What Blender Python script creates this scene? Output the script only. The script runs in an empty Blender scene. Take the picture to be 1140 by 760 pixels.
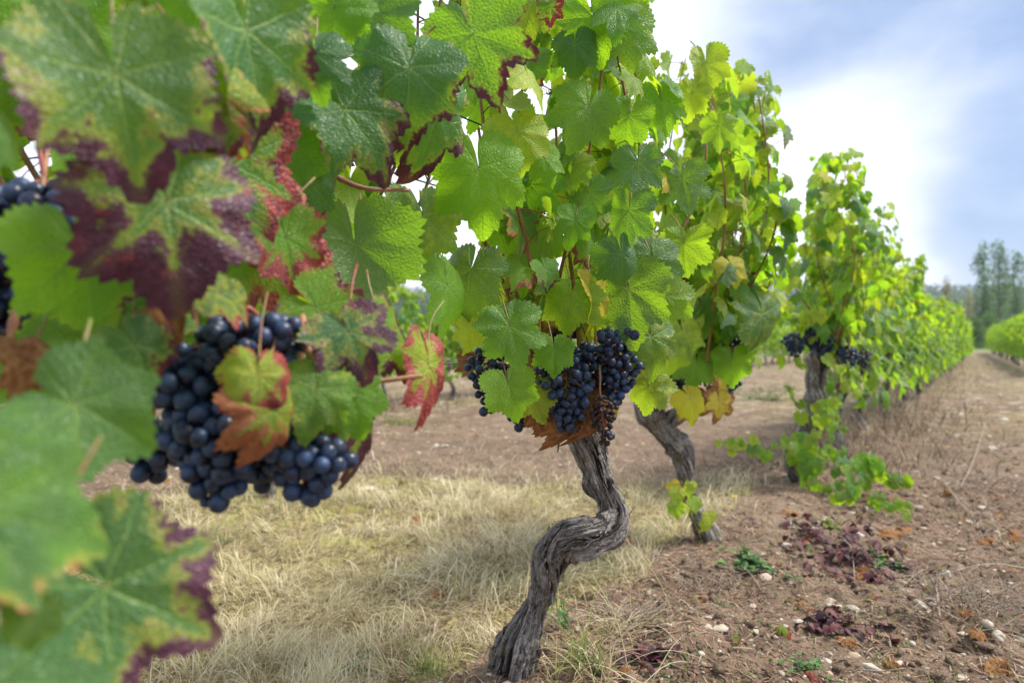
import bpy, math, random
import numpy as np
from mathutils import Vector, Matrix
random.seed(7); RNG = np.random.default_rng(7)
C = bpy.context.scene.collection
SC = bpy.context.scene
R = math.radians
# ------------------------------------------------------------ camera
H = 0.65; F = 760.0
cam_d = bpy.data.cameras.new('camera'); cam = bpy.data.objects.new('camera', cam_d); C.objects.link(cam)
cam.location = (0, 0, H); cam.rotation_euler = (R(90), 0, 0)
cam_d.sensor_width = 36; cam_d.lens = 24; cam_d.clip_start = 0.02; cam_d.clip_end = 6000
cam_d.dof.use_dof = True; cam_d.dof.focus_distance = 1.08; cam_d.dof.aperture_fstop = 3.9
SC.camera = cam
SUN_EL, SUN_AZ = 54, 80          # azimuth clockwise from +Y
# ------------------------------------------------------------ node helper
class NT:
    def __init__(s, tree):
        s.t = tree; s.n = tree.nodes; s.l = tree.links
    def put(s, sock, v):
        if v is None: return
        if hasattr(v, 'is_linked') or isinstance(v, bpy.types.NodeSocket): s.l.new(v, sock)
        elif isinstance(v, (tuple, list)):
            if len(v) == 3 and sock.type == 'RGBA': v = (*v, 1)
            sock.default_value = v
        else:
            if sock.type == 'RGBA': v = (v, v, v, 1)
            elif sock.type == 'VECTOR': v = (v, v, v)
            sock.default_value = v
    def m(s, op, a, b=None, c=None, clamp=False):
        n = s.n.new('ShaderNodeMath'); n.operation = op; n.use_clamp = clamp
        for i, v in enumerate((a, b, c)):
            if v is not None: s.put(n.inputs[i], v)
        return n.outputs[0]
    def add(s, a, b): return s.m('ADD', a, b)
    def sub(s, a, b): return s.m('SUBTRACT', a, b)
    def mul(s, a, b): return s.m('MULTIPLY', a, b)
    def v(s, op, a, b=None):
        n = s.n.new('ShaderNodeVectorMath'); n.operation = op
        s.put(n.inputs[0], a)
        if b is not None: s.put(n.inputs[3] if op == 'SCALE' else n.inputs[1], b)
        return n.outputs['Value'] if op in ('LENGTH', 'DOT_PRODUCT', 'DISTANCE') else n.outputs[0]
    def ss(s, x, a, b, lo=0., hi=1., kind='SMOOTHSTEP'):
        n = s.n.new('ShaderNodeMapRange'); n.interpolation_type = kind
        for i, v in enumerate((x, a, b, lo, hi)): s.put(n.inputs[i], v)
        return n.outputs[0]
    def mix(s, f, a, b, mode='MIX'):
        n = s.n.new('ShaderNodeMix'); n.data_type = 'RGBA'; n.blend_type = mode
        s.put(n.inputs[0], f); s.put(n.inputs[6], a); s.put(n.inputs[7], b)
        return n.outputs[2]
    def noise(s, vec, scale, detail=3, rough=.55, dist=0, col=False):
        n = s.n.new('ShaderNodeTexNoise'); s.put(n.inputs['Vector'], vec)
        n.inputs['Scale'].default_value = scale; n.inputs['Detail'].default_value = detail
        n.inputs['Roughness'].default_value = rough; n.inputs['Distortion'].default_value = dist
        return n.outputs['Color' if col else 'Fac']
    def voro(s, vec, scale, feature='F1', out='Distance', rnd=1):
        n = s.n.new('ShaderNodeTexVoronoi'); n.feature = feature; s.put(n.inputs['Vector'], vec)
        n.inputs['Scale'].default_value = scale; n.inputs['Randomness'].default_value = rnd
        return n.outputs[out]
    def attr(s, name, out='Fac'):
        n = s.n.new('ShaderNodeAttribute'); n.attribute_name = name; return n.outputs[out]
    def pos(s): return s.n.new('ShaderNodeNewGeometry').outputs['Position']
    def sep(s, v):
        n = s.n.new('ShaderNodeSeparateXYZ'); s.put(n.inputs[0], v); return n.outputs
    def comb(s, x, y, z):
        n = s.n.new('ShaderNodeCombineXYZ')
        for i, v in enumerate((x, y, z)): s.put(n.inputs[i], v)
        return n.outputs[0]
    def bump(s, h, strength, dist):
        n = s.n.new('ShaderNodeBump'); s.put(n.inputs['Height'], h)
        n.inputs['Strength'].default_value = strength; n.inputs['Distance'].default_value = dist
        return n.outputs[0]
def new_mat(name):
    m = bpy.data.materials.new(name); m.use_nodes = True
    nt = NT(m.node_tree); nt.n.clear()
    return m, nt
def principled(nt, col, rough=.6, normal=None, spec=.5, sheen=0):
    p = nt.n.new('ShaderNodeBsdfPrincipled')
    nt.put(p.inputs['Base Color'], col); nt.put(p.inputs['Roughness'], rough)
    nt.put(p.inputs['Specular IOR Level'], spec)
    if normal is not None: nt.put(p.inputs['Normal'], normal)
    return p
def finish(nt, sh):
    o = nt.n.new('ShaderNodeOutputMaterial'); nt.l.new(sh, o.inputs[0])
# ------------------------------------------------------------ world: overcast sky breaking up to the right
W = bpy.data.worlds.new('World'); SC.world = W; W.use_nodes = True
wn = NT(W.node_tree); wn.n.clear()
sky = wn.n.new('ShaderNodeTexSky'); sky.sky_type = 'NISHITA'; sky.sun_disc = False
sky.sun_elevation = R(SUN_EL); sky.sun_rotation = R(SUN_AZ)
tc = wn.n.new('ShaderNodeTexCoord').outputs['Generated']
dirn = wn.v('NORMALIZE', tc)
def pdir(px, py):
    return tuple(Vector(((px-570)/F, 1, (380-py)/F)).normalized())
warp = wn.v('ADD', dirn, wn.v('SCALE', wn.v('SUBTRACT', wn.noise(dirn, 2.2, 4, .5, col=True), (.5, .5, .5)), .22))
cov = wn.add(wn.mul(wn.sub(wn.noise(wn.v('MULTIPLY', warp, (1, 1, 2.0)), 2.6, 5, .52), .5), 1.25), .42)
for px, py, rad, g in ((540, 60, .34, .48), (975, 195, .13, .52), (1050, 130, .10, .25), (300, 200, .75, .6), (800, 300, .26, .26), (1020, 320, .16, .30),
                       (930, -10, .28, -.52), (850, 40, .14, -.16), (1130, 150, .16, .28), (1150, 50, .20, -.26), (1070, 262, .11, -.50), (1180, 250, .18, -.45)):
    dd = wn.v('DISTANCE', warp, pdir(px, py))
    e = wn.m('EXPONENT', wn.mul(wn.m('POWER', wn.m('DIVIDE', dd, rad), 2), -1))
    cov = wn.add(cov, wn.mul(e, g))
cov = wn.add(cov, wn.mul(wn.sub(wn.noise(wn.v('MULTIPLY', warp, (1, 1, 2.2)), 8, 6, .58), .5), .42))
cov = wn.m('ADD', cov, 0, clamp=True)
ccol = wn.mix(wn.ss(cov, -.1, 1.0, 0, 1, 'LINEAR'), (1.0, 1.62, 2.95), (6.6, 6.9, 7.6))
skyc = wn.mix(wn.ss(cov, 0, .4, .80, 1.0), sky.outputs[0], ccol)
bg = wn.n.new('ShaderNodeBackground'); wn.l.new(skyc, bg.inputs[0]); bg.inputs[1].default_value = .10
wo = wn.n.new('ShaderNodeOutputWorld'); wn.l.new(bg.outputs[0], wo.inputs[0])
sl = bpy.data.lights.new('sun', 'SUN'); sl.energy = 2.9; sl.angle = R(14); sl.color = (1, .95, .87)
so = bpy.data.objects.new('sun', sl); C.objects.link(so)
sd = Vector((math.sin(R(SUN_AZ))*math.cos(R(SUN_EL)), math.cos(R(SUN_AZ))*math.cos(R(SUN_EL)), math.sin(R(SUN_EL))))
so.rotation_euler = sd.to_track_quat('Z', 'Y').to_euler()
SC.view_settings.view_transform = 'Standard'; SC.view_settings.look = 'None'
SC.view_settings.exposure = 1.15; SC.view_settings.gamma = 1
SC.render.engine = 'CYCLES'
SC.cycles.max_bounces = 8; SC.cycles.transparent_max_bounces = 4
SC.cycles.diffuse_bounces = 4; SC.cycles.transmission_bounces = 5; SC.cycles.volume_bounces = 0
SC.cycles.use_denoising = True
# ------------------------------------------------------------ numeric helpers
def P(px, py, z): return np.array(((px-570)/F*z, z, H+(380-py)/F*z))
def proj(p): return 570+F*p[0]/p[1], 380-F*(p[2]-H)/p[1]
def _hash(i, j, k):
    n = (i*374761393 + j*668265263 + k*1274126177) & 0xffffffff
    n = ((n ^ (n >> 13))*1103515245) & 0xffffffff
    return ((n ^ (n >> 16)) & 0xffff)/65535.0
def vnoise(x, y, z=0.):
    x, y, z = np.broadcast_arrays(np.asarray(x, float), np.asarray(y, float), np.asarray(z, float))
    i, j, k = np.floor(x).astype(np.int64), np.floor(y).astype(np.int64), np.floor(z).astype(np.int64)
    fx, fy, fz = x-i, y-j, z-k
    fx, fy, fz = (f*f*(3-2*f) for f in (fx, fy, fz))
    r = 0
    for a in (0, 1):
        for b in (0, 1):
            for c in (0, 1):
                r = r + _hash(i+a, j+b, k+c)*(fx if a else 1-fx)*(fy if b else 1-fy)*(fz if c else 1-fz)
    return r*2-1
def fbm(x, y, z=0., o=4):
    r, a, f = 0, .5, 1.
    for q in range(o):
        r = r + a*vnoise(np.asarray(x)*f+q*17.3, np.asarray(y)*f+q*9.1, np.asarray(z)*f+q*5.7); a *= .5; f *= 2.03
    return r
def mesh(name, V, quads=None, tris=None, attrs=None, smooth=True, mats=None):
    me = bpy.data.meshes.new(name)
    V = np.asarray(V, np.float32)
    me.vertices.add(len(V)); me.vertices.foreach_set('co', V.ravel())
    idx = []; starts = []; n = 0
    if quads is not None and len(quads):
        q = np.asarray(quads, np.int32); idx.append(q.ravel()); starts.append(np.arange(len(q))*4); n = len(q)*4
    if tris is not None and len(tris):
        t = np.asarray(tris, np.int32); idx.append(t.ravel()); starts.append(n+np.arange(len(t))*3)
    idx = np.concatenate(idx); starts = np.concatenate(starts).astype(np.int32)
    me.loops.add(len(idx)); me.loops.foreach_set('vertex_index', idx)
    me.polygons.add(len(starts)); me.polygons.foreach_set('loop_start', starts)
    if smooth: me.polygons.foreach_set('use_smooth', np.ones(len(starts), bool))
    if attrs:
        for k, a in attrs.items():
            a = np.asarray(a, np.float32)
            if a.ndim == 2:
                at = me.attributes.new(k, 'FLOAT_VECTOR', 'POINT'); at.data.foreach_set('vector', a.ravel())
            else:
                at = me.attributes.new(k, 'FLOAT', 'POINT'); at.data.foreach_set('value', a)
    me.update(calc_edges=True)
    for m in (mats or []): me.materials.append(m)
    return me
class MB:
    MI = 0
    """collects geometry pieces"""
    def __init__(s): s.V = []; s.Q = []; s.T = []; s.A = {}; s.n = 0; s.qi = []; s.ti = []; s.mi = 0
    def add(s, V, Q=None, T=None, **attrs):
        V = np.asarray(V, float)
        if Q is not None and len(Q): s.Q.append(np.asarray(Q)+s.n); s.qi.append(np.full(len(Q), s.mi))
        if T is not None and len(T): s.T.append(np.asarray(T)+s.n); s.ti.append(np.full(len(T), s.mi))
        s.V.append(V)
        for k, a in attrs.items():
            a = np.asarray(a, float)
            if a.ndim == 0: a = np.full(len(V), float(a))
            s.A.setdefault(k, []).append(a)
        s.n += len(V)
    def build(s, name, mat, parent=None, loc=None, smooth=True):
        if not s.V: return None
        at = {k: np.concatenate(a) for k, a in s.A.items()}
        V = np.concatenate(s.V)
        if loc is not None: V = V - np.asarray(loc)
        me = mesh(name, V, np.concatenate(s.Q) if s.Q else None, np.concatenate(s.T) if s.T else None, at, smooth,
                  mat if isinstance(mat, list) else [mat])
        if isinstance(mat, list): me.polygons.foreach_set('material_index', np.concatenate(s.qi+s.ti).astype(np.int32))
        return link(name, me, parent, loc)
def link(name, me, parent=None, loc=None):
    o = bpy.data.objects.new(name, me); C.objects.link(o)
    if parent is not None:
        o.parent = parent
        pl = world_loc(parent)
        if loc is not None: o.location = Vector(loc) - pl
        else: o.location = -pl
    elif loc is not None: o.location = Vector(loc)
    return o
def world_loc(o):
    v = Vector(o.location)
    while o.parent: o = o.parent; v = v + Vector(o.location)
    return v
def tag(o, label=None, cat=None, group=None, kind=None):
    if label: o['label'] = label
    if cat: o['category'] = cat
    if group: o['group'] = group
    if kind: o['kind'] = kind
    return o
def empty(name, loc):
    o = bpy.data.objects.new(name, None); C.objects.link(o); o.location = loc; o.empty_display_size = .05; return o
def unit(v): v = np.asarray(v, float); return v/max(np.linalg.norm(v), 1e-9)
def spline(pts, n):
    """Catmull-Rom through pts (any columns)"""
    p = np.asarray(pts, float); p = np.vstack([2*p[0]-p[1], p, 2*p[-1]-p[-2]])
    t = np.linspace(0, len(p)-3-1e-6, n); i = t.astype(int); f = (t-i)[:, None]
    a, b, c, d = p[i], p[i+1], p[i+2], p[i+3]
    return .5*((2*b)+(-a+c)*f+(2*a-5*b+4*c-d)*f*f+(-a+3*b-3*c+d)*f**3)
def frames(pts):
    T = np.gradient(pts, axis=0); T /= np.linalg.norm(T, axis=1)[:, None]+1e-12
    N = np.zeros_like(T); a = np.array((0, 0, 1.)) if abs(T[0][2]) < .8 else np.array((1., 0, 0))
    N[0] = unit(np.cross(T[0], a))
    for i in range(1, len(T)):
        v = N[i-1]-T[i]*np.dot(N[i-1], T[i]); N[i] = unit(v)
    return T, N, np.cross(T, N)
def tube(mb, pts, rad, seg=6, cap=True, disp=None, **attrs):
    pts = np.asarray(pts, float); k = len(pts); rad = np.broadcast_to(rad, (k,))
    T, N, B = frames(pts)
    a = np.arange(seg)/seg*2*math.pi
    r = rad[:, None]*np.ones((1, seg))
    if disp is not None: r = r*disp
    V = pts[:, None, :]+r[..., None]*(np.cos(a)[None, :, None]*N[:, None, :]+np.sin(a)[None, :, None]*B[:, None, :])
    V = V.reshape(-1, 3)
    i = np.arange(k-1)[:, None]*seg; j = np.arange(seg)[None, :]; j2 = (j+1) % seg
    Q = np.stack([i+j, i+j2, i+seg+j2, i+seg+j], -1).reshape(-1, 4)
    Tt = None
    if cap:
        V = np.vstack([V, pts[0], pts[-1]]); c0, c1 = k*seg, k*seg+1
        jj = np.arange(seg); j3 = (jj+1) % seg
        Tt = np.vstack([np.stack([np.full(seg, c0), j3, jj], -1), np.stack([np.full(seg, c1), (k-1)*seg+jj, (k-1)*seg+j3], -1)])
    at = {}
    for kx, x in attrs.items():
        x = np.asarray(x, float)
        if x.ndim == 1:
            x = np.repeat(x, seg); x = np.append(x, [x[0], x[-1]]) if cap else x
        elif x.ndim == 2 and x.shape == (k, seg):
            x = x.ravel(); x = np.append(x, [x[0], x[-1]]) if cap else x
        elif x.ndim == 3:
            x = x.reshape(-1, 3); x = np.vstack([x, x[0], x[-1]]) if cap else x
        at[kx] = x
    mb.add(V, Q, Tt, **at)
# ------------------------------------------------------------ materials
def leaf_material():
    m, n = new_mat('vine_leaf')
    uv = n.attr('luv', 'Vector'); rim = n.attr('rim'); rnd = n.attr('rnd'); aut = n.attr('aut'); hue = n.attr('hue')
    yel = n.attr('yel'); dry = n.attr('dry')
    X, Y, _ = n.sep(uv)
    nv = n.v('ADD', uv, n.comb(n.mul(rnd, 37.), n.mul(rnd, 91.), n.mul(rnd, 13.)))
    wob = n.v('ADD', uv, n.v('SCALE', n.v('SUBTRACT', n.noise(nv, 3.0, 2, col=True), (.5, .5, .5)), .08))
    X, Y, _ = n.sep(wob)
    r = n.v('LENGTH', uv); th = n.m('ARCTAN2', X, Y); ph = n.m('WRAP', th, R(26), -R(26))
    a = n.mul(r, n.m('COSINE', ph)); d = n.m('ABSOLUTE', n.mul(r, n.m('SINE', ph)))
    wv = n.add(n.mul(n.sub(1.1, r), .016), .005)
    main = n.sub(1, n.ss(d, 0, wv))
    t = n.m('FRACT', n.add(n.mul(n.sub(a, n.mul(d, .95)), 7.0), n.mul(n.m('SIGN', ph), .22)))
    f = n.m('ABSOLUTE', n.mul(n.sub(t, .5), 2))
    sec = n.mul(n.sub(1, n.ss(f, 0, .16)), n.ss(rim, 1.0, .7, .25, 1))
    vd = n.voro(nv, 17, 'DISTANCE_TO_EDGE'); ter = n.sub(1, n.ss(vd, 0, .12))
    vein = n.m('MAXIMUM', main, n.m('MAXIMUM', n.mul(sec, .6), n.mul(ter, .22)))
    n1 = n.noise(nv, 2.0, 4, .6); n2 = n.noise(nv, 5.0, 4, .65); n3 = n.noise(nv, 22, 3, .6)
    g = n.mix(n.ss(n.add(n1, n.mul(n.sub(rnd, .5), .9)), .15, .95), (.020, .092, .036), (.155, .355, .026))
    yg = n.mix(n.ss(n2, .35, .7), (.28, .42, .030), (.54, .52, .045))
    ymask = n.ss(n.add(n.add(yel, n.mul(n.sub(n2, .5), .9)), n.mul(n.sub(d, .1), .5)), .28, .78)
    yg = n.mix(n.ss(yel, .86, 1.0), yg, n.mix(n.ss(n2, .35, .65), (.68, .38, .025), (.72, .50, .05)))
    g = n.mix(ymask, g, yg)
    g = n.mix(n.mul(vein, .66), g, n.mix(yel, (.34, .50, .13), (.60, .62, .18)))
    # discoloured margin between the veins
    sd_ = n.mul(rnd, 57.3); side = n.add(n.mul(X, n.m('SINE', sd_)), n.mul(Y, n.m('ABSOLUTE', n.m('COSINE', sd_))))
    A = n.add(n.mul(aut, 1.55), n.add(n.mul(n.m('POWER', rim, 2.6), .80), -1.60)); A = n.add(A, n.mul(side, .55))
    A = n.add(A, n.mul(n.sub(n2, .5), 1.7)); A = n.add(A, n.mul(n.sub(n3, .5), .25))
    A = n.sub(A, n.ss(d, 0, .09, .34, 0)); A = n.add(A, n.mul(n.sub(n1, .5), .9)); A = n.add(A, n.mul(n.ss(sec, 0, 1), -.12))
    edge = n.ss(A, -.30, .04); am = n.ss(A, -.02, .24)
    h2 = n.add(hue, n.mul(n.sub(n.noise(nv, 3.6, 3), .5), .9))
    pur = n.mix(n.ss(n.add(n.mul(n3, .4), n.mul(n2, .6)), .35, .65), (.040, .010, .022), (.110, .030, .060)); pur = n.mix(n.mul(n.sub(1, n.ss(d, 0, .12)), .5), pur, (.16, .12, .05))
    red = n.mix(n.ss(n.add(n.mul(n3, .4), n.mul(n2, .6)), .35, .65), (.22, .022, .022), (.42, .085, .070))
    ora = n.mix(n.ss(n3, .3, .7), (.34, .10, .030), (.50, .21, .085))
    ac = n.mix(n.ss(h2, .28, .48), pur, red); ac = n.mix(n.ss(h2, .62, .85), ac, ora)
    ye = n.mul(edge, n.ss(aut, .05, .3, 0, .75))
    g = n.mix(ye, g, (.36, .34, .06))
    am = n.mul(am, n.ss(aut, .01, .08)); g = n.mix(am, g, ac)
    sp = n.mul(n.ss(n.add(n.voro(nv, 6.5), n.mul(n2, .12)), .16, .09), n.ss(n.add(rnd, n.mul(aut, .5)), .50, .75)); g = n.mix(n.mul(sp, .8), g, (.22, .07, .02))
    eb = n.mul(n.ss(n.add(rim, n.mul(n.sub(n2, .5), .35)), .98, 1.05), n.ss(rnd, .3, .6)); g = n.mix(n.mul(eb, .8), g, (.20, .085, .035))
    # dried-out leaf
    dc = n.mix(n.ss(n2, .3, .7), (.23, .085, .030), (.47, .25, .10)); dc = n.mix(n.mul(vein, .4), dc, (.16, .06, .03))
    dm = n.ss(n.add(n.mul(dry, 1.9), n.add(n.mul(rim, .6), n.mul(n.sub(n1, .5), 1.2))), 1.15, 1.35); dm = n.mul(dm, n.ss(dry, .01, .1))
    g = n.mix(dm, g, dc)
    geo = n.n.new('ShaderNodeNewGeometry')
    back = n.mix(.42, g, (.22, .30, .13)); back = n.mix(am, back, n.mix(.35, ac, (.20, .10, .08))); back = n.mix(dm, back, n.mix(.3, dc, (.4, .25, .15)))
    surf = n.mix(geo.outputs['Backfacing'], g, back)
    tr = n.mix(1, n.mix(n.mul(vein, .5), (1, 1, 1), (.62, .66, .5)), n.mix(n.add(n.mul(yel, .5), .15), (.34, .76, .020), (.85, .88, .035)), 'MULTIPLY')
    tr = n.mix(am, tr, n.mix(.35, ac, (.5, .04, .03))); tr = n.mix(dm, tr, dc)
    hgt = n.sub(n.mul(n.ss(vd, 0, .35), .38), n.add(n.mul(main, .35), n.mul(sec, .5)))
    hgt = n.add(hgt, n.mul(n3, .12))
    nb = n.bump(hgt, .8, .0020)
    rough = n.ss(n.noise(nv, 9, 3), .3, .7, .40, .60); rough = n.m('ADD', rough, n.mul(dm, .25))
    p = principled(n, surf, rough, nb, n.sub(.5, n.mul(dm, .35)))
    tl = n.n.new('ShaderNodeBsdfTranslucent'); n.put(tl.inputs[0], tr); n.put(tl.inputs[1], nb)
    mx = n.n.new('ShaderNodeMixShader'); n.put(mx.inputs[0], n.sub(n.add(.34, n.mul(rnd, .28)), n.add(n.mul(am, .22), n.mul(dm, .18))))
    n.l.new(p.outputs[0], mx.inputs[1]); n.l.new(tl.outputs[0], mx.inputs[2])
    finish(n, mx.outputs[0]); return m
M_LEAF = leaf_material()
def simple(name, c1, c2, scale=30, rough=.6, bump=.3, bd=.002, spec=.4, detail=4):
    m, n = new_mat(name); p = n.pos(); f = n.noise(p, scale, detail, .6)
    col = n.mix(n.ss(f, .3, .7), c1, c2)
    finish(n, principled(n, col, rough, n.bump(n.noise(p, scale*2.5, 4, .6), bump, bd), spec).outputs[0]); return m
M_STEM = simple('petiole_red', (.17, .22, .05), (.30, .035, .045), 14, .45)
M_CANE = simple('cane_brown', (.21, .085, .040), (.40, .20, .095), 22, .5)
M_CANE_G = simple('shoot_green', (.14, .20, .04), (.30, .14, .05), 9, .5)
M_RACHIS = simple('bunch_stem', (.24, .20, .06), (.33, .07, .06), 20, .5)
M_TENDRIL = simple('dry_tendril', (.05, .035, .03), (.16, .11, .08), 40, .7)
def mat_bark():
    m, n = new_mat('old_vine_bark')
    b = n.attr('bk', 'Vector'); dep = n.attr('dep'); pos = n.pos()
    bb = n.v('MULTIPLY', b, (1, 1, .16))
    bb = n.v('ADD', bb, n.v('SCALE', n.v('SUBTRACT', n.noise(pos, 22, 3, col=True), (.5, .5, .5)), .35))
    f1 = n.noise(bb, 9, 6, .7); f2 = n.noise(bb, 26, 4, .65); big = n.noise(pos, 18, 4)
    v = n.add(n.mul(f1, .6), n.mul(f2, .4))
    col = n.mix(n.ss(v, .38, .60), (.040, .032, .028), (.40, .365, .335))
    col = n.mix(n.ss(big, .45, .75, 0, .55), col, (.15, .115, .09))
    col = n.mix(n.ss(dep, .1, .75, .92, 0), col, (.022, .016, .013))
    moss = n.mul(n.ss(n.noise(pos, 26, 5, .65), .57, .64), n.ss(n.noise(pos, 7, 2), .46, .60))
    col = n.mix(n.mul(moss, .85), col, (.16, .13, .018))
    h = n.add(n.mul(f1, 1.), n.mul(f2, .5))
    finish(n, principled(n, col, .88, n.bump(h, .95, .006), .2).outputs[0]); return m
M_BARK = mat_bark()
def mat_berry():
    m, n = new_mat('grape_skin'); p = n.pos()
    bl = n.noise(p, 95, 4, .6); lo = n.noise(p, 38, 2)
    col = n.mix(n.ss(n.add(n.mul(bl, .6), n.mul(lo, .4)), .36, .64), (.006, .008, .019), (.034, .068, .150))
    col = n.mix(n.ss(n.noise(p, 21, 2), .60, .72, 0, .7), col, (.040, .014, .045))
    finish(n, principled(n, col, n.ss(bl, .35, .65, .34, .55), n.bump(n.noise(p, 300, 2), .08, .001), .45).outputs[0]); return m
M_BERRY = mat_berry()
def mat_raisin():
    return simple('shrivelled_grape', (.012, .010, .012), (.045, .030, .035), 120, .6, .8, .002)
M_RAISIN = mat_raisin()
def mat_wire(name, col, met, rough):
    m, n = new_mat(name); p = principled(n, n.mix(n.noise(n.pos(), 60, 3), col, tuple(c*.6 for c in col)), rough); p.inputs['Metallic'].default_value = met
    finish(n, p.outputs[0]); return m
M_WIREG = mat_wire('green_coated_wire', (.012, .075, .055), 0, .4)
M_WIRE = mat_wire('galvanised_wire', (.50, .53, .57), .3, .4)
def mat_grass(name, cols, trans=.3):
    m, n = new_mat(name); g = n.attr('rnd'); p = n.pos()
    col = n.mix(n.ss(g, .0, .5), cols[0], cols[1]); col = n.mix(n.ss(g, .5, 1.), col, cols[2])
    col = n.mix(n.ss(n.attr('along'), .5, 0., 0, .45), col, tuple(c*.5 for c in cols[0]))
    pr = principled(n, col, .62, None, .35)
    tl = n.n.new('ShaderNodeBsdfTranslucent'); n.put(tl.inputs[0], col)
    mx = n.n.new('ShaderNodeMixShader'); mx.inputs[0].default_value = trans
    n.l.new(pr.outputs[0], mx.inputs[1]); n.l.new(tl.outputs[0], mx.inputs[2]); finish(n, mx.outputs[0]); return m
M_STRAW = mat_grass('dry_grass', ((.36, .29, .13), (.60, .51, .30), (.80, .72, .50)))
M_GREEN = mat_grass('green_grass', ((.10, .17, .03), (.19, .26, .06), (.36, .36, .10)))
M_LITTER = mat_grass('plant_litter', ((.15, .075, .045), (.31, .18, .11), (.46, .33, .22)), .1)
M_UNDER = mat_grass('dry_undergrowth', ((.10, .065, .045), (.27, .19, .12), (.50, .40, .26)), .15)
M_WEED = mat_grass('weed_green', ((.045, .12, .035), (.09, .19, .05), (.14, .27, .07)), .3)
M_MAROON = mat_grass('withered_maroon', ((.030, .012, .018), (.085, .022, .034), (.17, .060, .055)), .2)
M_FAR = mat_grass('far_leaves', ((.06, .13, .035), (.11, .21, .05), (.19, .29, .07)), .4)
M_FOREST = mat_grass('forest_leaves', ((.045, .090, .035), (.08, .145, .05), (.14, .20, .07)), .3)
M_FARY = mat_grass('far_yellow_leaves', ((.20, .20, .04), (.36, .30, .05), (.45, .34, .07)), .25)
M_TWIG = simple('dry_twig', (.20, .15, .11), (.42, .35, .27), 30, .8)
M_TRUNKF = simple('tree_bark', (.10, .08, .06), (.22, .19, .15), 4, .9)
M_YFLOWER = simple('yellow_petal', (.75, .55, .02), (.85, .65, .03), 30, .6)
def mat_stone():
    m, n = new_mat('limestone'); p = n.pos(); g = n.attr('rnd')
    c = n.mix(n.ss(g, 0, 1), (.27, .20, .14), (.56, .50, .41)); c = n.mix(n.ss(n.noise(p, 30, 5, .65), .4, .7), c, (.38, .28, .19))
    c = n.mix(n.ss(n.noise(p, 110, 3), .55, .75, 0, .5), c, (.20, .14, .09))
    finish(n, principled(n, c, .85, n.bump(n.noise(p, 90, 5, .65), .6, .003), .25).outputs[0]); return m
M_STONE = mat_stone()
def mat_soil(name='vineyard_soil', plain=False):
    m, n = new_mat(name); p = n.pos(); gm = n.attr('grass')
    a = n.noise(p, 1.3, 5, .6); b = n.noise(p, 9, 5, .65); c = n.noise(p, 60, 5, .7)
    col = n.mix(n.ss(b, .32, .68), (.062, .038, .025), (.178, .116, .078))
    col = n.mix(n.ss(a, .42, .68, 0, .6), col, (.225, .155, .107))
    col = n.mix(n.ss(c, .35, .75, 0, .55), col, (.31, .24, .17))
    v = n.voro(p, 70); col = n.mix(n.mul(n.ss(v, .22, .12), n.ss(n.noise(p, 23, 2), .52, .62)), col, (.50, .43, .34))
    v2 = n.voro(p, 230); col = n.mix(n.mul(n.ss(v2, .28, .16), n.ss(n.noise(p, 17, 2), .45, .6)), col, (.46, .38, .28))
    lit = n.noise(n.v('MULTIPLY', p, (1, 1, 1)), 38, 4, .7, 1.2); col = n.mix(n.ss(lit, .60, .68, 0, .6), col, (.10, .045, .03))
    straw = n.mix(n.ss(n.noise(p, 45, 4, .7, 1.), .35, .65), (.12, .095, .04), (.38, .31, .15))
    straw = n.mix(n.ss(n.noise(p, 5, 3), .5, .7, 0, .7), straw, (.30, .29, .07))
    col = n.mix(n.ss(n.add(gm, n.mul(n.sub(n.noise(p, 8, 5, .7), .5), .8)), .35, .75), col, straw)
    _, yy, _ = n.sep(p)
    dist = n.v('LENGTH', p)
    far = n.mix(n.ss(n.noise(p, .9, 5, .65), .40, .62), (.165, .108, .074), (.23, .19, .085)); far = n.mix(n.ss(n.noise(p, 4.5, 5, .75), .50, .64), far, (.47, .40, .31)); far = n.mix(n.ss(n.noise(p, 7, 5, .75), .56, .68), far, (.12, .075, .05))
    col = n.mix(n.ss(dist, 4, 9, 0, .85), col, far)
    col = n.mix(n.ss(dist, 45, 75), col, (.12, .19, .05))
    h = n.add(n.mul(c, .6), n.add(n.mul(b, 1.2), n.mul(n.ss(v, .3, .1), .5)))
    finish(n, principled(n, col, .95, n.bump(h, .9, .012), .15).outputs[0]); return m
M_SOIL = mat_soil()
# ------------------------------------------------------------ terrain
ROWK = .697                                    # the rows run along (ROWK, 1)
def rowp(x, y, x0=.03): return (x - x0 - ROWK*(y-1.335))*.82    # signed distance from the vine row, + = aisle side
MOUNDS = [(.36, 1.42, .10, .12, .045), (.47, 1.60, .09, .08, .025), (1.02, 1.62, .17, .10, .035), (.62, 1.95, .18, .12, .03), (.98, 2.25, .25, .16, .028),
          (.08, 1.75, .10, .12, .012), (-.25, 1.6, .16, .2, .014)]
def ground_h(x, y):
    x = np.asarray(x, float); y = np.asarray(y, float)
    near = np.exp(-np.maximum(0, np.hypot(x, y)-3)/5)
    h = .020*fbm(x*1.6, y*1.6, 1) + .030*np.exp(-(rowp(x, y)/.33)**2)-.02
    h = h + near*(.022*fbm(x*6, y*6, 2) + .013*fbm(x*22, y*22, 3) + .007*fbm(x*70, y*70, 5, 2))
    for mx, my, sx, sy, a in MOUNDS:
        h = h + a*np.exp(-((x-mx)/sx)**2-((y-my)/sy)**2)
    rough = np.clip(rowp(x, y)*4, 0, 1)*near           # tilled clods on the aisle side
    h = h + rough*.026*np.abs(vnoise(x*15, y*15, 9))*np.clip(fbm(x*3, y*3, 4)+.7, 0, 1)
    return h
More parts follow.
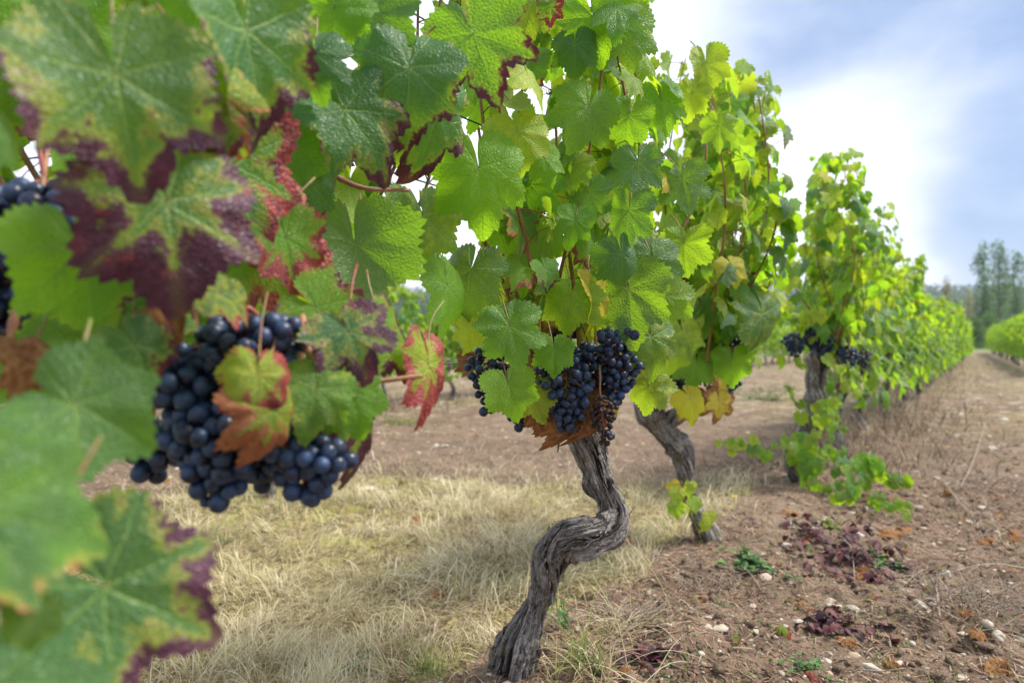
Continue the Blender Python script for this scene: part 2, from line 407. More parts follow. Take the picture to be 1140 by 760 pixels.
def G(px, py):
    """ground point seen at a pixel"""
    z = F*H/(py-380)
    for _ in range(4):
        x = (px-570)/F*z; z = F*(H-float(ground_h(x, z)))/(py-380)
    x = (px-570)/F*z
    return np.array((x, z, float(ground_h(x, z))))
def inpoly(px, py, poly):
    r = np.zeros(np.shape(px), bool); n = len(poly)
    for i in range(n):
        x1, y1 = poly[i]; x2, y2 = poly[(i+1) % n]
        c = ((y1 > py) != (y2 > py)) & (px < (x2-x1)*(py-y1)/(y2-y1+1e-9)+x1); r ^= c
    return r
def soft(v, a, b):
    t = np.clip((v-a)/(b-a), 0, 1); return t*t*(3-2*t)
def grass_mask(x, y):
    """dry sward in the alley behind the row"""
    n = .18*fbm(x*2.5, y*2.5, 7)+.08*fbm(x*9, y*9, 8)
    w = rowp(x, y)+n
    m = soft(-w, .02, .18)*soft(w, -2.6, -1.9)          # strip behind the row
    u = y+.2*x+n
    m = m*soft(-u, -3.9, -2.7)
    m2 = .75*np.exp(-(((x-.42)/.28)**2+((y-2.9+n)/.40)**2)) + .5*np.exp(-(((x-.22)/.14)**2+((y-2.3+n)/.25)**2))
    return np.clip(np.maximum(m, m2), 0, 1)
def axis(lo, hi, step, ext_lo, ext_hi, g=1.07):
    a = list(np.arange(lo, hi, step)); s = step
    while a[-1] < ext_hi: s *= g; a.append(a[-1]+s)
    s = step; b = []; c = lo
    while c > ext_lo: s *= g; c -= s; b.append(c)
    return np.array(b[::-1]+a)
gx = axis(-1.1, 1.7, .0085, -1500, 1500); gy = axis(1.15, 2.7, .0085, -60, 1500, 1.055)
XX, YY = np.meshgrid(gx, gy)
ZZ = ground_h(XX, YY)
nx, ny = len(gx), len(gy)
ii = np.arange(ny-1)[:, None]*nx+np.arange(nx-1)[None, :]
Qg = np.stack([ii, ii+1, ii+nx+1, ii+nx], -1).reshape(-1, 4)
gm = mesh('ground', np.stack([XX, YY, ZZ], -1).reshape(-1, 3), Qg, None, {'grass': grass_mask(XX, YY).ravel()}, True, [M_SOIL])
tag(link('ground', gm), kind='structure')
# hills behind
hx = np.linspace(-700, 1500, 240); hy = np.linspace(95, 900, 120)
HX, HY = np.meshgrid(hx, hy)
def hill_h(x, y):
    t = np.clip((y-110)/480, 0, 1)
    return -1.5+3.0*soft(y, 100, 220)+(42*t**1.7)*(1+.10*fbm(x/260, y/260, 3))+3*fbm(x/60, y/60, 4)*t
HZ = hill_h(HX, HY)
ii = np.arange(119)[:, None]*240+np.arange(239)[None, :]
def mat_hill():
    m, n = new_mat('hill_cover'); p = n.pos(); _, y, _ = n.sep(p)
    c = n.mix(n.ss(y, 150, 250), (.15, .24, .05), (.05, .085, .035)); c = n.mix(n.ss(n.noise(p, .03, 4), .5, .65, 0, .5), c, (.20, .22, .09))
    finish(n, principled(n, c, .95, None, .1).outputs[0]); return m
tag(link('hills', mesh('hills', np.stack([HX, HY, HZ], -1).reshape(-1, 3), np.stack([ii, ii+1, ii+241, ii+240], -1).reshape(-1, 4), None, None, True, [mat_hill()])), kind='structure')
# ------------------------------------------------------------ grape leaf geometry
TH_K = np.radians([0, 13, 27, 40, 52, 66, 79, 92, 104, 120, 138, 155, 170, 178])
R_K = np.array([1.10, .92, .77, .84, .97, .82, .71, .78, .88, .79, .74, .68, .54, .16])
def leaf_geo(J, tip, nrm, S, lod, aut=0, hue=.3, yel=0, dry=0, curl=0., rnd=None, lobe=None, droop=.18, rr=None, round_=0):
    """one blade: V, Q, T, attrs; J = petiole junction, tip = direction to the tip, nrm = upper side"""
    rr = rr or random
    teeth, m = ((40, 9), (15, 4), (9, 2))[lod]
    k = 3 if lod == 0 else (3 if lod == 1 else 2)
    n = teeth*k+1
    th = np.linspace(-R(176), R(176), n)
    depth = (lobe if lobe is not None else rr.uniform(.0, 1.7))
    rk = R_K.copy(); rk[[2, 6]] -= (.10*(depth-.6)); rk[2] -= .02
    if round_: rk = rk*(1-round_)+round_*np.array([.92, .92, .91, .9, .89, .87, .85, .83, .80, .77, .73, .66, .45, .25])
    rl = np.interp(np.abs(th), TH_K, rk*(1+.06*np.array([rr.uniform(-1, 1) for _ in rk])))
    rrr = np.interp(np.abs(th), TH_K, rk*(1+.06*np.array([rr.uniform(-1, 1) for _ in rk])))
    Rt = np.where(th < 0, rl, rrr)
    if lod < 2:
        pat = np.array([-.035, .012, .042]) if k == 3 else np.array([-.03, .03])
        tooth = pat[np.arange(n) % k]*np.array([rr.uniform(.5, 1.35) for _ in range(n)])
        if lod == 1: tooth = tooth*1.5
    else: tooth = np.zeros(n)
    f = (np.arange(1, m+1)/m)**.85
    FR = f[:, None]
    Rr = FR*(Rt[None, :]+tooth[None, :]*FR**5)
    x = Rr*np.sin(th)[None, :]*rr.uniform(.84, 1.10); y = Rr*np.cos(th)[None, :]
    luv = np.stack([x, y, np.zeros_like(x)], -1)
    r = np.hypot(x, y)
    ph = (th+R(26)) % R(52)-R(26)
    z = .045*r*(np.abs(np.sin(ph*1.0))/.44)[None, :]*1.0                      # quilted up between main veins
    w1, w2, p1, p2 = rr.uniform(.03, .085), rr.uniform(.01, .04), rr.uniform(0, 6.28), rr.uniform(0, 6.28)
    wf = FR**2
    z = z+w1*wf*np.sin(3*th+p1)[None, :]+w2*wf*np.sin(8*th+p2)[None, :]
    if lod == 0:
        z = z+.022*fbm(x*4+rr.uniform(0, 50), y*4, 0, 3)*2
    z = z-droop*r*r*.9 + rr.uniform(-.22, .18)*x*x - curl*.45*FR**3*r
    fold = rr.uniform(0, .35); z = z+fold*np.abs(x)*.5
    # roll the tip: bend about the x axis, and the margin for withering leaves
    k1 = (rr.uniform(-.15, .85)+.5*curl)
    yy = np.where(np.abs(k1) < .02, y, np.sin(y*k1)/k1 if abs(k1) >= .02 else y); z = z-(1-np.cos(y*k1))/(k1 if abs(k1) > .02 else 1)*(1 if abs(k1) >= .02 else 0)
    k2 = rr.uniform(-.9, 1.0)*(1+1.2*curl)+.02
    tw = rr.uniform(-.25, .25)
    xx = np.sin(x*k2)/k2; z = z-(1-np.cos(x*k2))/k2 + tw*x*y
    V = np.concatenate([[[0, 0, 0]], np.stack([xx, yy, z], -1).reshape(-1, 3)])*S
    luv = np.concatenate([[[0, 0, 0]], luv.reshape(-1, 3)])
    rim = np.concatenate([[0], np.broadcast_to(FR, Rr.shape).ravel()])
    Yx = unit(tip); Zx = np.asarray(nrm, float); Zx = unit(Zx-Yx*np.dot(Zx, Yx)); Xx = np.cross(Yx, Zx)
    V = V@np.stack([Xx, Yx, Zx])+np.asarray(J)
    T, Q = LEAF_TOPO[lod]
    rv = rnd if rnd is not None else rr.random()
    N = len(V); c = lambda q: np.full(N, float(q))
    return V, Q, T, dict(luv=luv, rim=rim, rnd=c(rv), aut=c(aut), hue=c(hue), yel=c(yel), dry=c(dry))
LEAF_TOPO = []
for teeth, m, k in ((40, 9, 3), (15, 4, 3), (9, 2, 2)):
    n = teeth*k+1; j = np.arange(n-1)
    T = np.stack([np.zeros(n-1, int), 1+j+1, 1+j], -1)
    Q = np.concatenate([np.stack([1+i*n+j, 1+i*n+j+1, 1+(i+1)*n+j+1, 1+(i+1)*n+j], -1) for i in range(m-1)])
    LEAF_TOPO.append((T, Q))
def petiole_pts(J, A, nrm):
    """from the cane node A to the blade junction J"""
    J = np.asarray(J); A = np.asarray(A); mid = (J+A)/2+np.array((0, 0, .12))*np.linalg.norm(J-A)+unit(nrm)*-.006
    return spline([A, mid, J], 7)
# ------------------------------------------------------------ bunches of grapes
def ico(sub):
    import bmesh
    bm = bmesh.new(); bmesh.ops.create_icosphere(bm, subdivisions=sub, radius=1)
    V = np.array([v.co for v in bm.verts]); T = np.array([[v.index for v in f.verts] for f in bm.faces]); bm.free(); return V, T
ICO3, ICO2, ICO1 = ico(3), ico(2), ico(1)
def berry_mesh():
    V, T = ICO3; V = V.copy()
    V *= (1+.015*fbm(V[:, 0]*2, V[:, 1]*2, V[:, 2]*2))[:, None]
    V[:, 2] -= .06*np.exp(-((V[:, 0]**2+V[:, 1]**2)/.02))*(V[:, 2] > 0)+0*V[:, 2]
    V[:, 2] += .05*np.exp(-((V[:, 0]**2+V[:, 1]**2)/.006))*(V[:, 2] < 0)
    return mesh('berry', V, None, T, None, True, [M_BERRY])
BERRY = berry_mesh()
def bunch(parent, top, length, rad, rb, nb, seed, lean=(0, 0), split=True, label=None, raisin=False, hook=None):
    rr = random.Random(seed); top = np.asarray(top, float)
    ax = unit((lean[0], lean[1], -1)); pts = []
    u = unit(np.cross(ax, (0, 1, .1))); v = np.cross(ax, u)
    tries = 0
    while len(pts) < nb and tries < nb*400:
        tries += 1
        t = rr.random(); prof = (math.sin(min(1, (t+.13)*2.1)*math.pi/2))*(1-.72*max(0, t-.35)/.65)
        q = rad*prof*math.sqrt(rr.uniform(.12, 1)); a = rr.uniform(0, 6.283)
        wing = 1+.35*math.cos(a-seed)*(t < .35)
        p = top+ax*(length*t)+(u*math.cos(a)+v*math.sin(a)*.8)*q*wing
        if all((p[0]-o[0])**2+(p[1]-o[1])**2+(p[2]-o[2])**2 > (rb*(1.62 if not raisin else 1.3))**2 for o in pts): pts.append(p)
    b = MB()
    hook = np.asarray(hook) if hook is not None else top+np.array((rr.uniform(-.02, .02), .02, .05))
    axis_pts = spline([hook, (hook+top)/2+np.array((0, -.004, .008)), top, top+ax*length*.5, top+ax*length*.93], 14)
    tube(b, axis_pts, np.linspace(.0026, .0010, 14), 7)
    for p in pts:
        t = max(0, min(1, np.dot(p-top, ax)/length-.10)); c = top+ax*(length*max(0, t))
        if t == 0 and rr.random() < .5: continue
        tube(b, spline([c, (c+p)/2+np.array((0, 0, .002)), p+(c-p)*.25], 4), np.linspace(.0011, .0007, 4), 5, False)
    if split:
        st = b.build('grape_bunch', M_RACHIS, parent, loc=tuple(top))
        if label: st['label'] = label
        for p in pts:
            s = rb*rr.uniform(.84, 1.10)*(.6 if rr.random() < .05 else 1)
            if raisin: s *= .7
            o = bpy.data.objects.new('berry', BERRY if not raisin else RAISIN); C.objects.link(o); o.parent = st
            o.location = Vector(p)-Vector(top); o.scale = (s, s, s*rr.uniform(.98, 1.08)); o.rotation_euler = (rr.uniform(-.6, .6), rr.uniform(-.6, .6), rr.uniform(0, 6))
        return st
    g = MB()
    V, T = ICO2
    for p in pts: g.add(V*rb*rr.uniform(.85, 1.1)+p, None, T)
    o = g.build('grape_bunch', M_BERRY, parent, loc=tuple(top)); b.build('stem', M_RACHIS, o)
    return o
Vr, Tr = ICO2; Vr = Vr*(1+.35*fbm(Vr[:, 0]*2.5, Vr[:, 1]*2.5, Vr[:, 2]*2.5))[:, None]
RAISIN = mesh('berry', Vr, None, Tr, None, True, [M_RAISIN])
# ------------------------------------------------------------ trunks
def trunk(parent, pr, seg, n, seed=0, twist=3.0, amp=.26, name='trunk'):
    """pr: rows of x, y, z, radius from the ground up"""
    s = spline(pr, n); pts, rad = s[:, :3], s[:, 3]*.88
    L = np.concatenate([[0], np.cumsum(np.linalg.norm(np.diff(pts, axis=0), axis=1))])
    rad = rad*(1+.30*vnoise(L*17+seed, seed*1.7)+.12*vnoise(L*45+seed, 3.))
    a = np.arange(seg)/seg*2*math.pi
    tw = a[None, :]+twist*L[:, None]*3.2+.5*np.sin(L[:, None]*14+seed)
    cx, cy = np.cos(tw), np.sin(tw); Ls = L[:, None]
    d = amp*.9*vnoise(cx*1.6+seed, cy*1.6, Ls*5) + amp*.55*vnoise(cx*4.5, cy*4.5+seed, Ls*9)
    fib = np.abs(vnoise(cx*9+seed, cy*9, Ls*16+.6*vnoise(cx*3, cy*3, Ls*20))); d = d+amp*.50*(fib-.35)
    fib2 = np.abs(vnoise(cx*19+seed, cy*19, Ls*22)); d = d+amp*.26*(fib2-.3)
    sw = 2.2*vnoise(cx*1.3, cy*1.3+seed, Ls*11)            # fibres that swirl round the knots
    d = d+amp*.42*(np.abs(vnoise(cx*6+sw, cy*6+sw, Ls*26+sw*2))-.3)
    d = d+amp*.55*np.maximum(0, fbm(cx*1.3, cy*1.3+seed*3, Ls*17, 2)-.05)*2.2
    d = d-amp*1.1*np.maximum(0, vnoise(cx*2.4+9, cy*2.4+seed, Ls*7)-.45)
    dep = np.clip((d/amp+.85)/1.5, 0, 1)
    bk = np.stack([cx*.55, cy*.55, np.broadcast_to(Ls*14, cx.shape)], -1)
    b = MB(); tube(b, pts, rad, seg, True, 1+d, bk=bk, dep=dep)
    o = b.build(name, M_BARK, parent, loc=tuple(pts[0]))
    return o, pts, rad
def shreds(parent, pts, rad, n, seed, lo=.3, hi=1.0):
    """loose strips of bark peeling off the head"""
    rr = random.Random(seed); b = MB()
    T, N, B = frames(pts)
    for _ in range(n):
        i = rr.randrange(int(len(pts)*lo), int(len(pts)*hi)-1); a = rr.uniform(0, 6.283)
        o = N[i]*math.cos(a)+B[i]*math.sin(a); p = pts[i]+o*rad[i]*.98
        L = rr.uniform(.012, .045); out = rr.uniform(.05, .35); t = T[i]*rr.choice((-1, 1))
        c = spline([p, p+t*L*.5+o*L*out*.3, p+t*L*.9+o*L*out+np.array((0, 0, -.3*L*out))], 5)
        side = np.cross(t, o); w = rr.uniform(.0008, .0026)*np.array([1, 1, .9, .7, .25])
        V = np.concatenate([c+side*w[:, None], c-side*w[:, None]])
        Q = [[k, k+1, 5+k+1, 5+k] for k in range(4)]
        b.add(V, Q, bk=V*20, dep=np.full(10, rr.uniform(.5, 1)))
    return b.build('bark_shreds', M_BARK, parent)
# ------------------------------------------------------------ vines
ROWD = unit((ROWK, 1, 0)); ROWN = unit((1, -ROWK, 0))      # ROWN points to the camera's aisle
def autumn(rr, level):
    """random colouring"""
    r = rr.random()
    if r < level: return dict(aut=rr.uniform(.25, .75), hue=rr.uniform(.1, .75), yel=rr.uniform(0, .3))
    return dict(aut=rr.choice((0, 0, 0, .02, .12, .2)), hue=rr.uniform(.2, .9), yel=rr.choice((0, .05, .15, .3, .5)) if rr.random() < .6 else rr.uniform(.35, .95))
def shoots_to_leaves(head, rr, nshoot, span, top, thick, level, canes, step=.055, S=(.040, .066), keep=None, base_h=None, lat=.5, lean=0., top_var=.16, crot=.0021, zbot=.60):
    """grow shoots from the head; returns leaf dicts (J, A, tip, nrm, S, colours)"""
    out = []
    for i in range(nshoot):
        u = (i+.5)/nshoot*2-1+rr.uniform(-.1, .1)
        foot = np.array(head)+ROWD*(u*span*.45)+ROWN*rr.uniform(-.03, .03)+np.array((0, 0, rr.uniform(0, .06)))
        tp = top-rr.uniform(0, top_var)-.10*abs(u)
        endp = np.array((head[0], head[1], 0))+ROWD*(u*span+rr.uniform(-.08, .08))+ROWN*(rr.uniform(-thick, thick)+lean)+np.array((0, 0, tp))
        mid = (foot+endp)/2+ROWD*(u*span*.22)+ROWN*rr.uniform(-thick, thick)*.8
        pts = spline([foot, foot*.7+mid*.3+np.array((0, 0, .03))+ROWN*rr.uniform(-.04, .04), mid, endp*.7+mid*.3+ROWN*rr.uniform(-.03, .03), endp], 46)
        Ls = np.concatenate([[0], np.cumsum(np.linalg.norm(np.diff(pts, axis=0), axis=1))])
        last = 0
        s = .03; side = rr.choice((-1, 1)); q = 0
        while s < Ls[-1]:
            A = np.array([np.interp(s, Ls, pts[:, c]) for c in range(3)]); frac = s/Ls[-1]
            for rep in range(1+(rr.random() < lat)+(rr.random() < lat*.5)):
                sg = side if rep == 0 else rr.choice((-1, 1))
                az = rr.gauss(0, 1.0); o = ROWN*sg*math.cos(az)+ROWD*math.sin(az)
                pl = rr.uniform(.04, .085)*(1 if rep == 0 else rr.uniform(.7, 1.35))
                J = A+o*pl*.85+np.array((0, 0, rr.uniform(-.25, .75)*pl))
                size = rr.uniform(*S)*(1 if rep == 0 else rr.uniform(.6, .95))*(1-.35*max(0, frac-.75)/.25)
                up = rr.uniform(.15, 1.0); nrm = unit(o+np.array((0, 0, up))+ROWD*rr.gauss(0, .45))
                tip = np.array((0, 0, -1))+o*rr.uniform(.1, .7)+ROWD*rr.gauss(0, .38)
                if rr.random() < .12: tip = tip+ROWD*rr.choice((-1, 1))*1.2
                d = dict(J=J, A=A, tip=tip, nrm=nrm, S=size, droop=rr.uniform(.05, .3), **autumn(rr, level*(1.7-1.4*frac)))
                if J[2] > zbot and (keep is None or keep(J, size)): out.append(d); last = s
            s += step*rr.uniform(.75, 1.3); side = -side
        nk = int(np.searchsorted(Ls, last+.02))
        if nk > 6: canes.append((pts[:nk], np.linspace(.0042, .0042-(.0042-crot*.6)*nk/46, nk)))
    return out
def hero(px, py, z, spx, ang=0, yaw=0, pitch=20, back=False, A=None, **kw):
    """a leaf given by where its petiole meets the blade; ang = tip swing from straight down (+ right), yaw/pitch = tilt of the face"""
    J = P(px, py, z); S = spx/F*z
    view = unit(np.array((0, 0, H))-J)                       # towards the camera side
    right = unit(np.cross((0, 0, 1), -view)); right = -right if right[0] < 0 else right
    upv = unit(np.cross(right, -view)); upv = -upv if upv[2] < 0 else upv
    t = -upv*math.cos(R(ang))+right*math.sin(R(ang))
    n = view*math.cos(R(yaw))+right*math.sin(R(yaw))
    n = n*math.cos(R(pitch))+upv*math.sin(R(pitch))
    t = unit(t-n*np.dot(t, n)) if not back else unit(t)
    if back: n = -n*1.0+upv*.3
    if A is None: A = J+np.array((0, .045, .03))+(-t)*.035+right*random.uniform(-.02, .02)
    d = dict(J=J, A=np.asarray(A), tip=t, nrm=n, S=S, hero=True); d.update(kw); return d
def grow(root, leaves, nsplit, lods, rr, zsort=True):
    """the nsplit leaves that show largest become parts (leaf > petiole), the rest one mass"""
    def score(d): return -(d['S']/np.linalg.norm(d['J']-np.array((0, 0, H)))) - (9 if d.get('hero') else 0)
    leaves = sorted(leaves, key=score); rest = MB()
    for i, d in enumerate(leaves):
        kw = {k: v for k, v in d.items() if k in ('aut', 'hue', 'yel', 'dry', 'curl', 'droop', 'lobe', 'round_', 'rnd')}
        lod = lods[0] if i < nsplit else lods[1]
        V, Q, T, at = leaf_geo(d['J'], d['tip'], d['nrm'], d['S'], lod, rr=rr, **kw)
        pp = petiole_pts(d['J'], d['A'], unit(d['nrm'])); pr = np.linspace(.0012, .0009, 7)*(1 if d['S'] > .04 else .7)
        if i < nsplit:
            b = MB(); b.add(V, Q, T, **at); o = b.build('leaf', M_LEAF, root, loc=tuple(d['J']))
            if d.get('label'): o['label'] = d['label']
            b = MB(); tube(b, pp, pr, 6); b.build('petiole', M_STEM, o)
        else:
            rest.add(V, Q, T, **at); rest.mi = 1; z = np.zeros(4)
            tube(rest, pp[::2], pr[::2], 4, False, luv=np.zeros((4, 4, 3)), rim=z, rnd=z, aut=z, hue=z, yel=z, dry=z); rest.mi = 0
    o = rest.build('foliage', [M_LEAF, M_STEM], root)
    if o is not None:
        if nsplit: o['kind'] = 'stuff'
def build_canes(root, canes, seg=7, name='cane', split=True, mat=None):
    if split:
        for pts, rad in canes:
            b = MB(); n = len(pts); k = 1+.22*np.maximum(0, np.cos(np.arange(n)*1.35))**8
            tube(b, pts, rad*k, seg); b.build(name, mat or M_CANE, root)
    else:
        b = MB()
        for pts, rad in canes: tube(b, pts[::4], rad[::4], 5)
        b.build('canes', mat or M_CANE, root)
def tendril(root, p, seed, mat=M_TENDRIL, r=.0007):
    rr = random.Random(seed); p = np.asarray(p); b = MB(); t = np.linspace(0, 1, 40)
    for q in range(2):
        e = np.array((rr.uniform(-1, 1), rr.uniform(-1, 1), rr.uniform(-1, .6)))*.03
        a = t*rr.uniform(14, 26); w = .005*t
        c = p+np.outer(t, e)+np.stack([np.cos(a)*w, np.sin(a)*w, np.sin(a*.5)*w], -1)
        tube(b, c, r, 5)
    return b.build('tendril', mat, root)

GAP = [(405, 195), (450, 195), (520, 330), (505, 400), (420, 400), (455, 300)]
KEEP0 = [(-500, -600), (560, -600), (520, 60), (500, 150), (470, 215), (445, 205), (405, 205), (422, 285), (400, 330), (380, 345), (330, 335), (210, 345), (150, 520), (-500, 800)]
def keep0(J, S):
    if J[1] < .56: return False
    px, py = proj(J)
    if J[0]**2+J[1]**2 < .36: return False
    if not inpoly(np.array(px), np.array(py), KEEP0): return False
    if 180 < px < 400 and py > 290: return False
    if px > 370 and (py+.9*S/J[1]*F > 330 or px+.5*S/J[1]*F > 425) and py > 170: return False
    return True
KEEP1 = [(500, -400), (730, -400), (726, 0), (720, 40), (745, 80), (762, 130), (772, 190), (768, 250), (756, 330), (752, 400), (735, 425), (712, 395), (690, 372), (650, 360), (600, 385),
         (555, 395), (520, 385), (440, 345), (445, 270), (470, 225), (520, 190), (505, 130), (520, 60)]
def keep1(J, S):
    px, py = proj(J); m = .6*S/J[1]*F
    if not inpoly(np.array(px), np.array(py+m*.7), KEEP1): return False
    if 520 < px < 720 and py+m*1.2 > 375 and J[1] < 1.33: return False
    if px < 545 and py > 180: return False
    if px < 575 and py > 60 and random.random() < .4: return False
    if px > 715 and random.random() < .35: return False
    return True
# ===== vine 1: the sharp one in the middle
v1 = empty('grapevine', (.009, 1.335, float(ground_h(.009, 1.335))))
tag(v1, 'old grapevine in sharp focus with grey S-curved gnarled trunk and blue-black grapes', 'grapevine', 'vines of the near row')
TZ = 1.30
tp = [(566, 790, 1.335, 25), (570, 762, 1.335, 24), (573, 738, 1.333, 22.5), (581, 708, 1.33, 21), (595, 680, 1.325, 19.5), (607, 652, 1.315, 18), (612, 632, 1.305, 19), (618, 612, 1.295, 21), (634, 597, 1.28, 21),
      (656, 595, 1.27, 18.5), (675, 588, 1.28, 18), (683, 570, 1.295, 17.5), (677, 551, 1.30, 18), (668, 534, 1.305, 20), (664, 517, 1.31, 21), (659, 500, 1.31, 19), (653, 484, 1.31, 19), (645, 468, 1.31, 17)]
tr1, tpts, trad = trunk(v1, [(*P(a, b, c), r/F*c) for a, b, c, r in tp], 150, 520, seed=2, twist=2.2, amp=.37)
tr1['label'] = 'grey twisted trunk bending in an S, with shredded bark and yellow moss'
shreds(tr1, tpts, trad, 750, 5, .05, 1.0)
for nm, pr in (('arm', [(652, 478, 1.31, 15), (628, 462, 1.30, 12), (605, 452, 1.29, 10), (585, 446, 1.28, 8)]), ('arm', [(650, 480, 1.31, 15), (662, 452, 1.33, 12), (680, 430, 1.36, 10), (700, 415, 1.40, 8)])):
    trunk(v1, [(*P(a, b, c), r/F*c) for a, b, c, r in pr], 48, 90, seed=4, name='arm')
spur = MB(); tube(spur, spline([P(610, 455, 1.29), P(618, 470, 1.275), P(622, 488, 1.27), P(621, 503, 1.27)], 10), np.linspace(.004, .0012, 10), 7); spur.build('dead_spur', M_BARK, v1)
rr = random.Random(11); canes = []
hd = P(645, 455, 1.32)
L1 = shoots_to_leaves(hd, rr, 16, .40, 1.62, .14, .07, canes, step=.047, keep=keep1, lat=.60, S=(.034, .060))
HC = [[(650, 470, 1.30), (646, 400, 1.25), (640, 330, 1.23), (632, 270, 1.24), (622, 200, 1.26), (618, 120, 1.28)], [(600, 455, 1.28), (590, 390, 1.20), (572, 350, 1.18), (583, 290, 1.17), (586, 225, 1.18), (596, 150, 1.2)],
      [(690, 420, 1.38), (700, 370, 1.36), (725, 340, 1.36), (745, 318, 1.38)], [(655, 465, 1.3), (672, 380, 1.24), (668, 300, 1.22), (690, 200, 1.25), (680, 90, 1.3)]]
for h in HC: canes.append((spline([P(*q) for q in h], 46), np.linspace(.0048, .0022, 46)))
canes = [c for c in ((pts[:max(3, next((i for i, q in enumerate(pts) if proj(q)[0] > 722 and proj(q)[1] < 130), len(pts)))], rad) for pts, rad in canes)]
canes = [(p_, r_[:len(p_)]) for p_, r_ in canes if len(p_) > 8]
H1 = [hero(533, 187, .95, 72, 5, 10, 15, label='large plain green leaf beside the sky gap', yel=.12), hero(525, 300, 1.05, 54, -8, -20, 15, yel=.3), hero(568, 363, 1.02, 47, 14, 5, 10, yel=.05, lobe=1.1, label='fresh green leaf in front of the left bunch'),
      hero(566, 428, 1.05, 40, 12, 0, 20, yel=.18, lobe=.5, label='green leaf below the pointed leaf over the grapes'), hero(617, 388, 1.10, 30, 0, 15, 15), hero(635, 330, 1.08, 42, -6, -10, 20, yel=.5), hero(662, 325, 1.1, 45, 2, 65, 5, yel=.95, label='narrow yellow leaf seen edge-on'),
      hero(700, 322, 1.15, 62, 6, -15, 10, yel=.25), hero(728, 290, 1.2, 40, 15, 20, 10, yel=.3), hero(710, 182, 1.12, 40, 0, 8, 25, yel=.1), hero(590, 205, 1.12, 42, -10, -25, 10, yel=0), hero(556, 250, 1.14, 34, 20, 0, 15, yel=.1),
      hero(605, 175, 1.05, 32, 10, 10, 30, yel=.25), hero(700, 130, 1.15, 40, -8, -15, 20, yel=.1), hero(735, 110, 1.2, 38, 12, 10, 20), hero(655, 120, 1.1, 50, -25, 20, 20, yel=.3), hero(655, 215, 1.12, 36, 5, -10, 15, yel=.15), hero(700, 235, 1.1, 45, 0, -30, 15, yel=0),
      hero(692, 283, 1.08, 38, 10, 30, 5, aut=.12), hero(640, 245, 1.1, 32, -15, 10, 20), hero(583, 300, 1.12, 30, 0, 40, 10, yel=.2), hero(725, 375, 1.18, 46, 12, 30, 8, yel=.4), hero(470, 240, .97, 62, -6, 35, 12, yel=.4), hero(455, 258, 1.0, 46, 6, -50, 10, back=True, yel=.3),
      hero(498, 318, 1.0, 60, 4, 62, 8, yel=0), hero(526, 362, 1.08, 32, -12, 45, 10, yel=.8), hero(742, 330, 1.25, 40, -5, 10, 20, yel=.35), hero(760, 200, 1.3, 38, 8, 10, 20, yel=.2), hero(762, 270, 1.3, 38, 5, -20, 20, yel=.4),
      hero(612, 8, 1.0, 20, 0, 10, 15, aut=1, hue=.5, label='small bright red leaf at the top'), hero(593, -8, 1.0, 62, -8, 45, 5, yel=.6, aut=.25, hue=.5), hero(660, 20, 1.1, 50, 12, 10, 15, yel=.15), hero(700, 30, 1.15, 48, -4, 30, 15, yel=.35), hero(640, 50, 1.1, 34, 0, 0, 20, yel=.05),
      hero(786, 70, 1.42, 34, 6, 30, 10, yel=.6), hero(770, 105, 1.42, 30, -12, 0, 20, yel=.7), hero(800, 140, 1.5, 28, 0, 0, 20, yel=.35),
      # dead leaves round the head
      hero(634, 462, 1.20, 40, -8, 50, 0, dry=1, curl=1.1, label='large brown dead leaf hanging over the trunk head'), hero(652, 468, 1.19, 32, 12, 65, 0, dry=1, curl=.9, yel=1), hero(686, 450, 1.20, 38, 6, 55, 0, dry=.55, yel=1, curl=1., label='pale curling dead leaf beside the dried bunch'),
      hero(601, 454, 1.17, 28, 14, 30, 10, dry=1, curl=1), hero(592, 438, 1.15, 34, 22, 0, 25, yel=.75, aut=.2, hue=.8), hero(655, 355, 1.26, 24, 5, 30, 10, dry=.8, curl=.9), hero(612, 345, 1.2, 30, -10, 30, 10, yel=1, dry=.4), hero(708, 398, 1.25, 28, 5, 50, 0, dry=.8, curl=1.1),
      hero(640, 435, 1.22, 30, 10, 0, 10, yel=.4), hero(530, 400, 1.22, 20, 0, 50, 5, dry=.9, curl=1), hero(722, 430, 1.25, 32, -14, -20, 10, yel=.55), hero(590, 395, 1.24, 22, 0, 40, 10, dry=.9, curl=1)]
grow(v1, H1+L1, 100, (0, 1), rr); build_canes(v1, canes)
for k, (a, b, z) in enumerate(((603, 98, 1.30), (612, 104, 1.31), (678, 150, 1.42), (600, 305, 1.2), (735, 260, 1.35))): tendril(v1, P(a, b, z), k)
bz = 1.16
bunch(v1, P(630, 396, bz), .125, .050, .0075, 98, 21, (.02, 0), label='fullest bunch, directly above the trunk head')
bunch(v1, P(690, 378, bz+.03), .112, .048, .0073, 98, 22, (-.1, 0), label='right bunch with red stalks showing')
bunch(v1, P(655, 385, bz+.06), .10, .045, .0076, 60, 28, (0, 0))
bunch(v1, P(545, 390, bz), .105, .034, .0075, 54, 23, (-.05, 0), label='loose bunch at the left on the wire')
bunch(v1, P(578, 462, bz+.03), .022, .018, .0075, 8, 24)
bunch(v1, P(668, 440, bz-.01), .085, .022, .0068, 46, 25, (.12, 0), raisin=True, label='shrivelled dried-out bunch')
bunch(v1, P(679, 478, bz), .02, .010, .0072, 5, 29)
bunch(v1, P(612, 362, bz+.10), .05, .05, .0078, 40, 26)
bunch(v1, P(690, 368, bz+.0), .03, .035, .0078, 14, 27)
